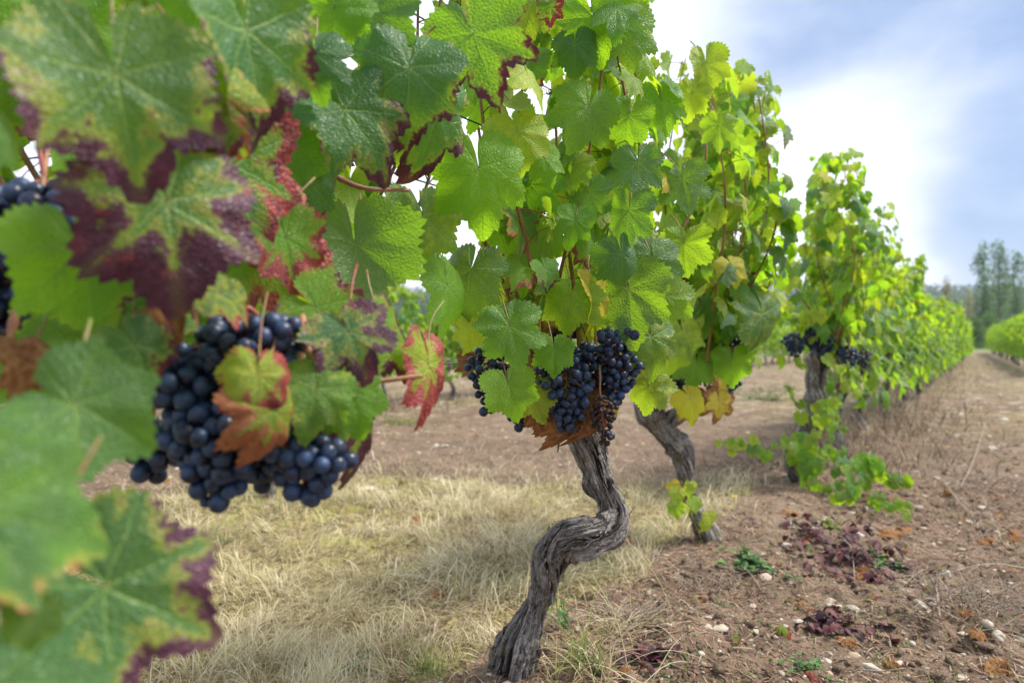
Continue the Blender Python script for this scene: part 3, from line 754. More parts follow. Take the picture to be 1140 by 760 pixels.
# ===== vine 0: close to the camera on the left
b0 = np.array((-.60, .50)); v0 = empty('grapevine', (b0[0], b0[1], float(ground_h(*b0))))
tag(v0, 'nearest grapevine filling the left of the picture, blurred leaves turning purple', 'grapevine', 'vines of the near row')
g0 = float(ground_h(*b0))
trunk(v0, [(b0[0], b0[1], g0-.05, .04), (b0[0]-.02, b0[1]+.02, .12, .032), (b0[0]+.03, b0[1]+.03, .26, .034), (b0[0]+.0, b0[1]+.06, .40, .036), (b0[0]+.03, b0[1]+.08, .50, .03)], 64, 160, seed=6)
trunk(v0, [(b0[0]+.02, b0[1]+.08, .47, .026), (b0[0]+.10, b0[1]+.14, .56, .018), (b0[0]+.20, b0[1]+.24, .60, .012)], 40, 70, seed=8, name='arm')
rr = random.Random(5); canes = []
L0 = shoots_to_leaves(np.array((-.36, .86, .56)), rr, 13, .38, 1.55, .12, .50, canes, step=.052, keep=keep0, lat=.55)
canes = [c for c in canes if True]
HC0 = [[(305, 420, .62), (318, 370, .66), (345, 300, .72), (358, 250, .74), (372, 200, .74), (385, 130, .73), (420, 85, .74), (450, 30, .8)], [(20, 470, .5), (12, 380, .5), (30, 300, .52), (48, 200, .55), (60, 60, .6)],
       [(345, 180, .74), (400, 208, .80), (455, 212, .84)], [(335, 345, .60), (345, 395, .56), (385, 425, .56), (420, 424, .6), (470, 418, .62)], [(285, 355, .56), (288, 385, .54), (292, 400, .53), (310, 410, .54), (345, 425, .55)]]
for h in HC0: canes.append((spline([P(*q) for q in h], 46), np.linspace(.0040, .0020, 46)*(1 if h[0][1] != 355 else .6)))
H0 = [hero(128, 84, .41, 132, 10, 8, 18, aut=.68, hue=.12, yel=.25, lobe=.35, droop=.12, rnd=.110, label='big blurred green leaf with purple lower margin, top left'), hero(200, 75, .45, 96, 38, -20, 20, aut=.45, hue=.85, yel=.6, curl=.4, droop=.3, rnd=.5, label='curled yellow and orange leaf with purple rim'),  # low rnd on the big top-left leaves puts canopy shade into their colour
      hero(275, 35, .49, 130, 12, 48, 10, aut=.6, hue=.15, rnd=.0), hero(186, 225, .45, 118, 6, 12, 15, aut=.95, hue=.22, yel=.35, lobe=.6, rnd=.274, label='leaf turned purple between green veins, left of the grapes'), hero(83, 450, .37, 98, 55, 0, 20, yel=.0, rnd=.25, droop=.08, lobe=.3, label='soft plain green leaf low at the left edge'),
      hero(-22, 572, .27, 132, 72, 10, 25, yel=.1, rnd=.35, aut=.30, hue=.8, droop=.08, lobe=.3, label='very blurred light green leaf nearest the camera'), hero(118, 652, .36, 132, 55, -8, 5, aut=.62, hue=.02, rnd=-.0548, droop=.05, lobe=.35, label='dark green leaf with purple edge at the bottom left'),
      hero(-10, 765, .30, 110, 75, 0, 30, yel=0, rnd=.05, droop=.1), hero(35, 685, .27, 38, 0, 0, 0, yel=.3, aut=.1), hero(-22, 625, .27, 60, 30, 0, 5, aut=1, hue=.15, label='small dark purple leaf at the bottom left edge'), hero(88, 278, .47, 98, 12, 10, 10, aut=.42, hue=.2),
      hero(262, 182, .55, 108, 18, 40, 8, aut=.85, rnd=.3, hue=.45, label='red and green leaf hanging above the left grapes'), hero(285, 262, .60, 108, 28, 20, 12, aut=.74, rnd=.5, hue=.6, yel=.3), hero(245, 328, .50, 50, 75, 30, 35, aut=.55, hue=.6, yel=.5), hero(190, 362, .49, 42, 5, 30, 0, dry=1, curl=.7), hero(150, 345, .50, 62, 25, -20, 15, aut=.3, hue=.3),
      hero(287, 417, .49, 62, -4, 8, 15, aut=.9, hue=.55, yel=.75, lobe=1.0, curl=.5, label='orange and red leaf lying on the left grapes'), hero(303, 455, .50, 66, -2, 38, 8, aut=.95, hue=.85, yel=.6, curl=.5), hero(352, 432, .54, 56, -12, 10, 15, yel=.35, aut=.15, hue=.4), hero(388, 436, .57, 56, 22, 15, 15, yel=.15, aut=.05),
      hero(398, 458, .60, 84, 18, 58, 8, aut=.95, hue=.22, label='hanging purple leaf right of the left grapes'), hero(388, 370, .56, 58, 22, 10, 15, aut=.88, hue=.22), hero(352, 342, .60, 60, 55, 20, 15, aut=.78, hue=.25), hero(430, 368, .64, 66, 38, 55, 20, aut=.8, hue=.12, yel=.1), hero(476, 406, .66, 70, -10, 64, 5, aut=1, hue=.55, yel=.8, label='narrow scarlet leaf near the lower wire'),
      hero(456, 76, .70, 82, -4, 4, 22, aut=.5, rnd=.165, hue=.15, lobe=.35, label='large green leaf with purple lobe tips, top middle'), hero(527, 38, .74, 72, 22, -12, 12, aut=.6, rnd=.219, hue=.15), hero(484, 112, .78, 92, -4, 46, 5, aut=.62, rnd=.055, hue=.15), hero(384, 122, .68, 78, 32, 10, 35, aut=.50, hue=.25, curl=.4), hero(372, 10, .68, 58, -5, 0, 15, aut=.22, hue=.3),
      hero(415, 15, .72, 58, 0, 10, 20, aut=.15, hue=.2), hero(395, 270, .78, 82, 8, 20, 5, back=True, aut=.35, hue=.3), hero(330, 190, .70, 62, -5, 10, 20, aut=.1), hero(345, 105, .72, 60, 0, 20, 15, yel=.3, aut=.15), hero(310, 60, .68, 60, -18, 10, 15, aut=.1), 
      hero(350, 60, .64, 52, 12, -20, 25, aut=.1), hero(-10, 140, .36, 52, 55, 30, 30, yel=.1, rnd=.1), hero(315, 150, .66, 80, 6, 35, 10, aut=.2), hero(248, 120, .47, 60, 20, 40, 10, aut=.8, hue=.3, rnd=.11), hero(150, 385, .47, 58, 30, 20, 5, aut=.75, hue=.35), hero(230, 250, .50, 56, 20, 50, 5, aut=.9, hue=.15), hero(318, 265, .60, 60, 10, 30, 10, aut=.85, hue=.5), hero(30, 400, .44, 50, 0, 30, 10, dry=1, curl=.8), hero(60, 20, .55, 90, -10, 0, 20, aut=.1), hero(230, -20, .52, 90, 5, 20, 20, aut=.3), hero(455, 150, .88, 40, -8, 20, 15, yel=.6, aut=.2, hue=.5), hero(388, 205, .85, 42, -5, 30, 15, yel=.6, back=True),
      hero(160, 330, .60, 90, 0, 10, 15, aut=.2), hero(40, 380, .60, 100, 0, 0, 15, aut=.2), hero(110, 380, .52, 90, 10, 10, 15, aut=.25)]
grow(v0, H0+L0, 100, (0, 1), rr); build_canes(v0, canes)
bunch(v0, P(268, 355, .56), .062, .056, .0076, 92, 31, (.0, 0), label='upper bunch of the near vine', hook=P(287, 352, .57))
bunch(v0, P(222, 395, .56), .062, .040, .0079, 76, 37, (-.15, 0))
bunch(v0, P(242, 448, .555), .082, .039, .0079, 96, 32, (.0, 0), label='lowest bunch, tapering to a single grape')
bunch(v0, P(345, 480, .575), .058, .036, .0076, 80, 33, (-.12, 0), label='right bunch below the green leaves')
bunch(v0, P(300, 470, .60), .055, .034, .0076, 60, 38, (0, 0))
bunch(v0, P(170, 470, .62), .050, .030, .0084, 36, 34)
bunch(v0, P(50, 205, .55), .075, .045, .0086, 60, 35, label='dark bunch in the shade at the left edge')
bunch(v0, P(15, 265, .55), .085, .045, .0086, 60, 36)
bunch(v0, P(90, 320, .60), .06, .04, .0086, 40, 39)
# ===== vine 2
KEEP2 = [(715, 80), (760, 60), (800, 95), (845, 70), (876, 100), (880, 190), (893, 260), (900, 330), (868, 405), (820, 440), (740, 440), (715, 300)]
def keep2(J, S):
    px, py = proj(J); m = .6*S/J[1]*F
    if 728 < px < 838 and py+m > 398 and (J[1] < 2.2 or py+m > 425): return False
    return bool(inpoly(np.array(px+m*.3), np.array(py+m*.5), KEEP2))
b2 = P(792, 605, 2.19); v2 = empty('grapevine', (b2[0], b2[1], float(ground_h(b2[0], b2[1]))))
tag(v2, 'second grapevine with slender leaning trunk and yellow leaf, just behind the sharp one', 'grapevine', 'vines of the near row')
tp = [(799, 625, 2.2, 14), (792, 602, 2.2, 12.5), (780, 580, 2.2, 11), (770, 560, 2.2, 11), (764, 540, 2.2, 11), (762, 518, 2.2, 11.5), (758, 500, 2.2, 14), (745, 486, 2.2, 15.5), (732, 471, 2.2, 15), (722, 455, 2.2, 14), (716, 440, 2.2, 11)]
t2, p2, r2 = trunk(v2, [(*P(a, b, c), r/F*c) for a, b, c, r in tp], 72, 240, seed=9, twist=1.6, amp=.24); shreds(t2, p2, r2, 160, 8)
trunk(v2, [(*P(a, b, c), r/F*c) for a, b, c, r in [(735, 474, 2.2, 12), (765, 455, 2.2, 10), (800, 440, 2.2, 9), (822, 418, 2.3, 3)]], 40, 60, seed=12, name='arm')
rr = random.Random(21); canes = []
L2 = shoots_to_leaves(P(805, 430, 2.2), rr, 17, .44, 1.62, .18, .06, canes, step=.046, keep=keep2, lat=.75)
H2 = [hero(768, 444, 1.90, 29, 22, 25, 15, yel=1, dry=.3, curl=.5, label='bright yellow leaf under the second vine'), hero(788, 442, 2.02, 24, 8, 20, 5, dry=.8, curl=.8), hero(808, 425, 2.05, 36, 8, 60, 0, yel=1, dry=.4, curl=.3), hero(815, 400, 1.98, 30, 0, 0, 15, yel=0), hero(848, 350, 1.95, 52, 4, 60, 5, yel=.4),
      hero(775, 405, 2.0, 30, -10, 10, 15), hero(760, 370, 1.9, 30, 15, 0, 20, yel=.6), hero(800, 446, 1.95, 24, -8, 30, 10, yel=1, dry=.4), hero(745, 390, 1.9, 30, 0, 20, 10, yel=.5), hero(780, 345, 1.95, 30, 10, -20, 20, yel=.3)]
grow(v2, H2+L2, 100, (0, 1), rr); build_canes(v2, canes)
for a, b, l, w, s in ((757, 405, .10, .045, 41), (800, 385, .10, .05, 42), (812, 420, .055, .03, 43), (822, 375, .07, .04, 44), (722, 440, .03, .02, 45)):
    bunch(v2, P(a, b, 2.08), l, w, .0085, int(30+w*900), s)
def sucker(root, path, n, S, seed, name='sucker_shoot', yel=.4, label=None):
    rr = random.Random(seed); p = spline(path, 40); b = MB(); tube(b, p, np.linspace(.003, .001, 40), 6)
    o = b.build(name, M_CANE_G, root, loc=tuple(p[0]))
    if label: o['label'] = label
    for i in range(n):
        A = p[min(39, int((i+.6)/n*39))]
        az = rr.uniform(0, 6.28); d = np.array((math.cos(az), math.sin(az), 0))
        J = A+d*rr.uniform(.01, .085)+np.array((0, 0, rr.uniform(-.01, .075)))
        J[2] = max(J[2], float(ground_h(J[0], J[1]))+.02)
        nrm = unit(np.array((rr.gauss(0, .5), -.75, .7))+d*.3); tip = np.array((rr.gauss(0, .5), -.35, -.9))
        V, Q, T, at = leaf_geo(J, tip, nrm, S*rr.uniform(.6, 1.15), 0, yel=rr.uniform(yel-.3, yel+.25), round_=.4, rr=rr, aut=rr.choice((0, 0, .1)), hue=.7)
        lb = MB(); lb.add(V, Q, T, **at); lo = lb.build('leaf', M_LEAF, o, loc=tuple(J))
        sb = MB(); tube(sb, petiole_pts(J, A, nrm), .0009, 5); sb.build('petiole', M_STEM, lo)
    return o
sucker(v2, [P(780, 598, 2.15), P(772, 580, 2.1), P(762, 555, 2.1), P(758, 535, 2.12)], 9, .034, 3, yel=.75, label='yellow-green sucker at the trunk foot')
# ===== vine 3
KEEP3 = [(880, 250), (905, 175), (960, 165), (975, 230), (1000, 235), (1010, 300), (1000, 400), (945, 420), (880, 400), (868, 330)]
def keep3(J, S):
    px, py = proj(J); m = .6*S/J[1]*F
    return bool(inpoly(np.array(px+m*.2), np.array(py+m*.4), KEEP3))
b3 = P(888, 535, 3.2); v3 = empty('grapevine', (b3[0], b3[1], float(ground_h(b3[0], b3[1]))))
tag(v3, 'third grapevine, thick upright trunk with low green sucker shoots around its foot', 'grapevine', 'vines of the near row')
tp = [(886, 552, 3.2, 17), (888, 530, 3.2, 15), (893, 505, 3.2, 13), (900, 478, 3.2, 11.5), (909, 450, 3.2, 11), (908, 425, 3.2, 12.5), (913, 400, 3.2, 13), (915, 380, 3.2, 11)]
trunk(v3, [(*P(a, b, c), r/F*c) for a, b, c, r in tp], 60, 160, seed=14, amp=.26)
trunk(v3, [(*P(a, b, c), r/F*c) for a, b, c, r in [(886, 530, 3.15, 9), (880, 508, 3.12, 7), (884, 488, 3.12, 6)]], 32, 40, seed=15, name='dead_stump')
trunk(v3, [(*P(a, b, c), r/F*c) for a, b, c, r in [(912, 402, 3.2, 11), (935, 385, 3.25, 8), (955, 372, 3.3, 3)]], 32, 40, seed=16, name='arm')
rr = random.Random(31); canes = []
L3 = shoots_to_leaves(P(930, 395, 3.25), rr, 13, .42, 1.58, .16, .05, canes, step=.055, keep=keep3, lat=.9, S=(.042, .064))
grow(v3, L3, 80, (1, 1), rr); build_canes(v3, canes, 5)
for a, b, s in ((905, 365, 51), (918, 372, 52), (885, 372, 53), (945, 385, 54)): bunch(v3, P(a, b, 3.1), .10, .05, .0088, 60, s, split=False)
sucker(v3, [P(900, 500, 3.12), P(885, 510, 3.0), P(850, 510, 2.95), P(800, 498, 2.95)], 26, .038, 61, yel=.5, label='sucker shoot trailing left over the soil')
sucker(v3, [P(895, 530, 3.1), P(925, 520, 2.9), P(965, 530, 2.8), P(1005, 545, 2.75)], 42, .042, 62, yel=.3, label='sucker shoot spreading right over the soil')
sucker(v3, [P(892, 520, 3.1), P(900, 500, 3.0), P(920, 480, 2.95), P(935, 475, 2.95)], 24, .040, 63, yel=.4)
sucker(v3, [P(905, 470, 3.15), P(925, 455, 3.05), P(935, 430, 3.0), P(932, 405, 3.0)], 20, .040, 64, yel=.45)
sucker(v3, [P(900, 540, 3.05), P(930, 548, 2.8), P(960, 560, 2.62), P(1010, 572, 2.5)], 30, .038, 65, yel=.3)
# ===== the rest of the row and the neighbouring rows: three modelled kinds, copied
def row_vine(x, y, seed, lod=2, nsh=10, S=(.048, .068), step=.05, lat=1.0, top=1.52):
    v = empty('grapevine', (x, y, 0)); rr = random.Random(seed)
    hx, hy = rr.uniform(-.08, .08), rr.uniform(-.08, .08)
    trunk(v, [(x, y, -.05, .045), (x+hx, y+hy, .15, .030), (x-hx*.3, y+hy*.5, .32, .030), (x+hx*.3, y, .46, .036), (x, y, .54, .03)], 20, 40, seed=seed)
    trunk(v, [(x, y, .48, .03)]+[(*(np.array((x, y, .56))+ROWD*q), .016) for q in (.16, .30)], 12, 16, seed=seed+1, name='arm')
    trunk(v, [(x, y, .48, .03)]+[(*(np.array((x, y, .55))-ROWD*q), .016) for q in (.16, .30)], 12, 16, seed=seed+2, name='arm')
    canes = []; L = shoots_to_leaves(np.array((x, y, .56)), rr, nsh, .60, top, .26, .03, canes, step=step, lat=lat, S=S, zbot=.45, top_var=.32)
    for q in range(160):
        J = np.array((x, y, 0))+ROWD*rr.uniform(-.55, .55)+ROWN*rr.uniform(-.26, .30)+np.array((0, 0, rr.uniform(.30, .85)))
        L.append(dict(J=J, A=J+np.array((0, .03, .05)), tip=(rr.gauss(0, .4), -.3, -1), nrm=unit(ROWN*rr.choice((1, 1, -1))+np.array((0, 0, .5))), S=rr.uniform(*S), yel=rr.uniform(0, .55), rnd=rr.uniform(0, .8)))
    grow(v, L, 0, (lod, lod), rr); build_canes(v, canes, split=False)
    for k in range(3): bunch(v, np.array((x, y, .60))+ROWD*rr.uniform(-.3, .3)+ROWN*rr.uniform(.04, .16), .10, .045, .009, 30, seed*7+k, split=False)
    return v
def copy_tree(o, parent=None):
    c = o.copy(); C.objects.link(c)
    if parent is not None: c.parent = parent
    for ch in o.children: copy_tree(ch, c)
    return c
def line(z): return 1.36+ROWK*(z-3.2)
protos = []
v4 = row_vine(line(4.05), 4.05, 71, 1, 12); tag(v4, 'fourth grapevine, its trunk half hidden by dry weeds behind the sucker shoots', 'grapevine', 'vines of the near row')
pA = row_vine(line(4.95), 4.95, 72, 1, 12); pB = row_vine(line(5.85), 5.85, 73, 1, 12); pC = row_vine(line(6.75), 6.75, 74, 1, 12)
for p, l in ((pA, 'fifth grapevine of the near row, first of the blurred bright green wall'), (pB, 'sixth grapevine of the near row, in the blurred green wall'), (pC, 'seventh grapevine of the near row, where the green wall starts to sink')):
    tag(p, l, 'grapevine', 'vines of the near row')
rr = random.Random(99)
def put(x, y, label, group, i, flip=None):
    o = copy_tree((v4, pA, pB, pC)[i % 4]); o.location = (x, y, float(ground_h(x, y)))
    if rr.random() < .5: o.rotation_euler.z = math.pi
    s = rr.uniform(.80, 1.06); o.scale = (1, 1, s)
    tag(o, label, 'grapevine', group); return o
z = 7.65; i = 1
while z < 27.5:
    put(line(z)+rr.uniform(-.04, .04), z+rr.uniform(-.08, .08), 'small distant grapevine merging into the far end of the near row', 'vines of the near row', i); z += .9+.1*rr.random(); i += 1
z = 13.0
while z < 40:                                     # the row across the aisle
    put(11.83+.661*(z-15.5)+rr.uniform(-.04, .04), z, 'distant bright green grapevine in the row across the aisle at the right edge', 'vines of the row across the aisle', i); z += 1.0; i += 1
for k in range(24):                                # a row further back, seen through the gap
    zz = 4.4+k*.85; put(-.94+ROWK*(zz-7.5), zz, 'blurred grapevine of the row behind, seen through the gap under the leaves', 'vines of the row behind', i); i += 1
# ------------------------------------------------------------ trellis wires
def wire(name, h, off, rad, mat, label, y0=.2, y1=28):
    b = MB(); n = 60; yy = y0*(y1/y0)**np.linspace(0, 1, n)
    pts = np.stack([.03+ROWK*(yy-1.335)+off/.82, yy, h+.008*np.sin(yy*2.1+h*9)+(.01 if h < .7 else 0)*np.sin(yy*.9)], -1)
    tube(b, pts, rad, 8); o = b.build(name, mat, None, loc=tuple(pts[0])); tag(o, label, 'wire', 'trellis wires of the near row'); return o
wire('trellis_wire', .595, -.02, .0014, M_WIRE, 'bare galvanised wire, the lowest, running level behind the grape bunches')
wire('trellis_wire', .900, .03, .0013, M_WIREG, 'green coated wire, lowest of the green ones in the leaves')
wire('trellis_wire', 1.015, .05, .0014, M_WIREG, 'green coated wire crossing the leaves between the other two green ones')
wire('trellis_wire', 1.175, -.02, .0014, M_WIREG, 'green coated wire highest in the leaves, with dry tendrils wound on it')
bb = MB(); yy = np.linspace(4, 24, 12); tube(bb, np.stack([-.94+ROWK*(yy-7.5)+.1, yy, np.full(12, .58)], -1), .0018, 6)
tag(bb.build('trellis_wire', M_WIRE, None), 'thin wire of the row behind, faint below its green leaves', 'wire')
# ------------------------------------------------------------ blades
def blades(name, pts, L, W, lean, rnd, mat, seg=4, flat=0., parent=None, loc=None, curve=1.0, side_az=None, rs=1):
    """N grass blades as curved tapering ribbons in one mesh"""
    rg = np.random.default_rng(rs); N = len(pts); az = rg.uniform(0, 2*np.pi, N) if side_az is None else side_az
    d = np.stack([np.cos(az), np.sin(az), np.zeros(N)], -1)
    t = np.linspace(0, 1, seg+1)
    el = np.radians(90)-lean; V = np.zeros((N, seg+1, 2, 3)); cur = pts.copy(); e = el.copy()
    wa = az+np.pi/2+rg.uniform(-.5, .5, N); w = np.stack([np.cos(wa), np.sin(wa), np.zeros(N)], -1)
    twist = rg.normal(0, .25, (N, seg))
    for s in range(seg+1):
        wd = (W*(1-.85*t[s]))[:, None]*w
        V[:, s, 0] = cur-wd; V[:, s, 1] = cur+wd
        if s < seg:
            cur = cur+(L/seg)[:, None]*(d*np.cos(e)[:, None]+np.array((0, 0, 1.))*np.sin(e)[:, None])
            e = e-curve*(.25+.9*rg.random(N))/seg*1.7+twist[:, s]*.12
    gz = ground_h(V[..., 0], V[..., 1])+.002
    V[..., 2] = np.maximum(V[..., 2], gz)
    base = (np.arange(N)*(seg+1)*2)[:, None]
    s = np.arange(seg)*2
    Q = np.stack([base+s, base+s+1, base+s+3, base+s+2], -1).reshape(-1, 4)
    mb = MB(); mb.add(V.reshape(-1, 3), Q, rnd=np.repeat(rnd, (seg+1)*2), along=np.tile(np.repeat(t, 2), N))
    return mb.build(name, mat, parent, loc)
def scatter(n, x0, x1, y0, y1, dens, seed):
    rg = np.random.default_rng(seed); y = y0*(y1/y0)**rg.random(n); x = rg.uniform(-1, 1, n)*0
    x = rg.uniform(x0, x1, n)*y/y1*1.0 if False else rg.uniform(-.80, .80, n)*y
    k = (rg.random(n) < dens(x, y)) & (x > x0) & (x < x1); x, y = x[k], y[k]
    return np.stack([x, y, ground_h(x, y)], -1)
pts = scatter(95000, -4, 3, 1.12, 5.5, lambda x, y: grass_mask(x, y)*np.clip(.70+1.3*fbm(x*5, y*5, 1), .06, 1), 1)
rg = np.random.default_rng(2); N = len(pts)
cl = fbm(pts[:, 0]*6, pts[:, 1]*6, 2)
az = rg.normal(0, .8, N)+9*fbm(pts[:, 0]*4, pts[:, 1]*4, 5)
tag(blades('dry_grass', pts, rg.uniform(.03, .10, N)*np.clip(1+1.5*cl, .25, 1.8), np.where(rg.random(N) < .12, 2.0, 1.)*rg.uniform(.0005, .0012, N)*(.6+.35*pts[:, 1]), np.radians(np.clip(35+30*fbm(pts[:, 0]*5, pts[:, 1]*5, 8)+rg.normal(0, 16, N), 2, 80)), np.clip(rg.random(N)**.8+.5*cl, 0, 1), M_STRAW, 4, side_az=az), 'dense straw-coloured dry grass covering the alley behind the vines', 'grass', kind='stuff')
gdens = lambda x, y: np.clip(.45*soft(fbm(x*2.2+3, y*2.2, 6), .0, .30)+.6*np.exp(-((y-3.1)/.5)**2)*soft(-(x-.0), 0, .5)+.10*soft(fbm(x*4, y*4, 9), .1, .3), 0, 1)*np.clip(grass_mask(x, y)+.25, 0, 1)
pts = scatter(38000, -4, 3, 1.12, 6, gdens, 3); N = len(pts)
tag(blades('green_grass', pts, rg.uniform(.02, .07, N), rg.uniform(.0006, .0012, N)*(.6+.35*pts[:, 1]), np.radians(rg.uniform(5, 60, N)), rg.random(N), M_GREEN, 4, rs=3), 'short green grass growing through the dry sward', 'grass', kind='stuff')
# litter: straws and leaf crumbs on the soil
pts = scatter(80000, -6, 9, 1.12, 14, lambda x, y: np.clip(.42+1.0*fbm(x*2, y*2, 12), .10, 1)*(1-.25*grass_mask(x, y)), 5); N = len(pts)
pts[:, 2] += .002
tag(blades('plant_litter', pts, rg.uniform(.008, .045, N)*(.7+.25*pts[:, 1]), rg.uniform(.0006, .0028, N)*(.7+.2*pts[:, 1]), np.radians(rg.uniform(65, 92, N)), rg.random(N)*np.clip(.5+.8*rg.random(N), 0, 1), M_LITTER, 3, rs=5, curve=.5), 'brown straws and leaf crumbs strewn over the bare soil', 'litter', kind='stuff')
pts = scatter(26000, -6, 9, 1.12, 16, lambda x, y: soft(fbm(x*1.7+9, y*1.7, 22), .02, .35)*.8, 6); N = len(pts)
tag(blades('dry_stalks', pts, rg.uniform(.03, .12, N)*(.6+.12*pts[:, 1]), rg.uniform(.0004, .001, N)*(.7+.3*pts[:, 1]), np.radians(rg.uniform(15, 85, N)), rg.random(N), M_STRAW, 4, rs=6), 'thin dry stalks standing in patches on the soil', 'grass', kind='stuff')
pts = scatter(15000, -6, 9, 1.12, 12, lambda x, y: soft(fbm(x*2.4+1, y*2.4, 32), .10, .4)*.8, 7); N = len(pts)
tag(blades('small_weeds', pts, rg.uniform(.008, .03, N)*(.7+.2*pts[:, 1]), rg.uniform(.001, .003, N), np.radians(rg.uniform(30, 88, N)), rg.random(N), M_WEED, 3, rs=7), 'tiny green weeds sprouting on the bare soil', 'weeds', kind='stuff')
# dry undergrowth beneath the row further on
pts = scatter(90000, 0, 20, 3.3, 28, lambda x, y: np.exp(-(rowp(x, y, .16)/.34)**2)*np.clip(.7+fbm(x*2, y*2, 3), .2, 1), 8); N = len(pts)
tag(blades('dry_undergrowth', pts, rg.uniform(.05, .30, N)*np.clip((pts[:, 1]-2.9), .25, 1), rg.uniform(.0012, .0042, N), np.radians(rg.uniform(5, 60, N)), rg.random(N)**1.4, M_UNDER, 4, rs=8), 'pale brown dry weeds standing under the far vines of the row', 'weeds', kind='stuff')
pts = scatter(30000, -8, 14, 3.8, 24, lambda x, y: np.exp(-((x+.94-ROWK*(y-7.5))*.82/.5)**2), 18); N = len(pts)
tag(blades('dry_undergrowth', pts, rg.uniform(.08, .32, N), rg.uniform(.002, .004, N), np.radians(rg.uniform(5, 60, N)), rg.random(N), M_UNDER, 3, rs=18), 'pale dry weeds standing under the row behind', 'weeds', kind='stuff')
# ------------------------------------------------------------ gravel and stones
def stone_geo(r, rr, base=ICO2, ang=1.0):
    V, T = base; V = V.copy(); s = rr.uniform(0, 99)
    V = V*(1+.45*fbm(V[:, 0]*1.3+s, V[:, 1]*1.3, V[:, 2]*1.3, 2))[:, None]
    for _ in range(5):                               # broken facets
        n = unit((rr.gauss(0, 1), rr.gauss(0, 1), rr.gauss(0, 1))); d = V@n; k = d > .62
        V[k] = V[k]-np.outer(d[k]-.62, n)
    V = V*np.array((rr.uniform(.9, 1.4), rr.uniform(.6, 1), rr.uniform(.35, .65)))
    a = rr.uniform(0, 6.28); c, si = math.cos(a), math.sin(a)
    V = V@np.array(((c, si, 0), (-si, c, 0), (0, 0, 1)))
    return V*r, T
rr = random.Random(3); shapes = [stone_geo(1, rr, ICO1) for _ in range(14)]
pts = scatter(38000, -8, 12, 1.12, 18, lambda x, y: np.clip(.55+1.2*fbm(x*1.5, y*1.5, 42), .12, 1)*(1-.85*grass_mask(x, y)), 9)
g = MB()
for p in pts:
    V, T = shapes[rr.randrange(14)]; s = min(.024, .0020*math.exp(rr.gauss(.15, .68))*(.75+.28*p[1]))
    g.add(V*s+p, None, T, rnd=rr.random()**.8)
tag(g.build('gravel', M_STONE, None), 'small pale gravel scattered over the brown soil', 'gravel', kind='stuff')
g = MB(); shapes = [stone_geo(1, rr, ICO2) for _ in range(12)]
pts = scatter(22000, -2, 5, 1.12, 5.5, lambda x, y: soft(rowp(x, y), -.15, .1)*np.clip(.5+fbm(x*3, y*3, 52), .1, 1), 10)
for p in pts:
    V, T = shapes[rr.randrange(12)]; s = min(.02, .0042*math.exp(rr.gauss(0, .7)))
    V = V*(s, s, s*1.4)+p
    g.add(V, None, T, grass=0)
tag(g.build('soil_clods', M_SOIL, None), 'crumbly brown clods of tilled soil along the row', 'soil', kind='stuff')
def stone(px, py, w, label, group='loose stones on the soil', tone=.8):
    p = G(px, py); r = w/2/F*p[1]/1.05; V, T = stone_geo(r, rr, ICO3); b = MB(); b.add(V+p+np.array((0, 0, r*.05)), None, T, rnd=tone)
    tag(b.build('stone', M_STONE, None, loc=tuple(p)), label, 'stone', group)
for a in ((971, 745, 27, 'largest pale stone at the bottom edge, right of centre'), (1070, 754, 18, 'rounded pale stone at the bottom edge, nearer the right corner'), (802, 701, 17, 'white stone on bare soil, right one of a close pair'), (788, 698, 13, 'cream stone on bare soil, left one of a close pair'),
          (842, 703, 12, 'upright small white stone standing alone beside the pair'), (950, 678, 18, 'cream stone by the maroon dead leaves'), (933, 664, 13, 'beige stone just above the maroon dead leaves'), (1026, 694, 20, 'long flat tan stone on the right of the aisle'), (780, 615, 10, 'round white stone at the foot of the second vine'),
          (1113, 712, 18, 'grey stone under the dry twigs at the right'), (924, 664, 9, 'small white stone left of the beige one'), (875, 608, 13, 'flat white stone left of the withered maroon weed'), (838, 674, 12, 'tan stone in the middle of the bare soil'), (746, 713, 9, 'small tan stone on the soil mound'), (955, 596, 15, 'flat cream stone behind the withered maroon weed'),
          (411, 545, 22, 'largest pale stone in the grass beyond the left grapes'), (10, 500, 1, 'x')):
    if a[3] != 'x': stone(*a)
rs_ = random.Random(8)
for k in range(70):
    py = 400+rs_.random()**1.3*340; px = rs_.uniform(715, 1135) if k % 3 else rs_.uniform(150, 530)
    if k % 3 == 0: py = rs_.uniform(415, 525)
    if px < 1100-(py-385)*.9 and k % 3: px = rs_.uniform(1100-(py-385)*.9, 1135)
    w = rs_.uniform(7, 13)*(.4+.6*(py-380)/300+.25)
    stone(px, py, w, 'small pale stone among others strewn along the aisle soil' if k % 3 else 'small pale stone among others strewn beyond the dry grass', 'small stones strewn along the aisle' if k % 3 else 'small stones strewn beyond the grass', rs_.uniform(.4, 1))
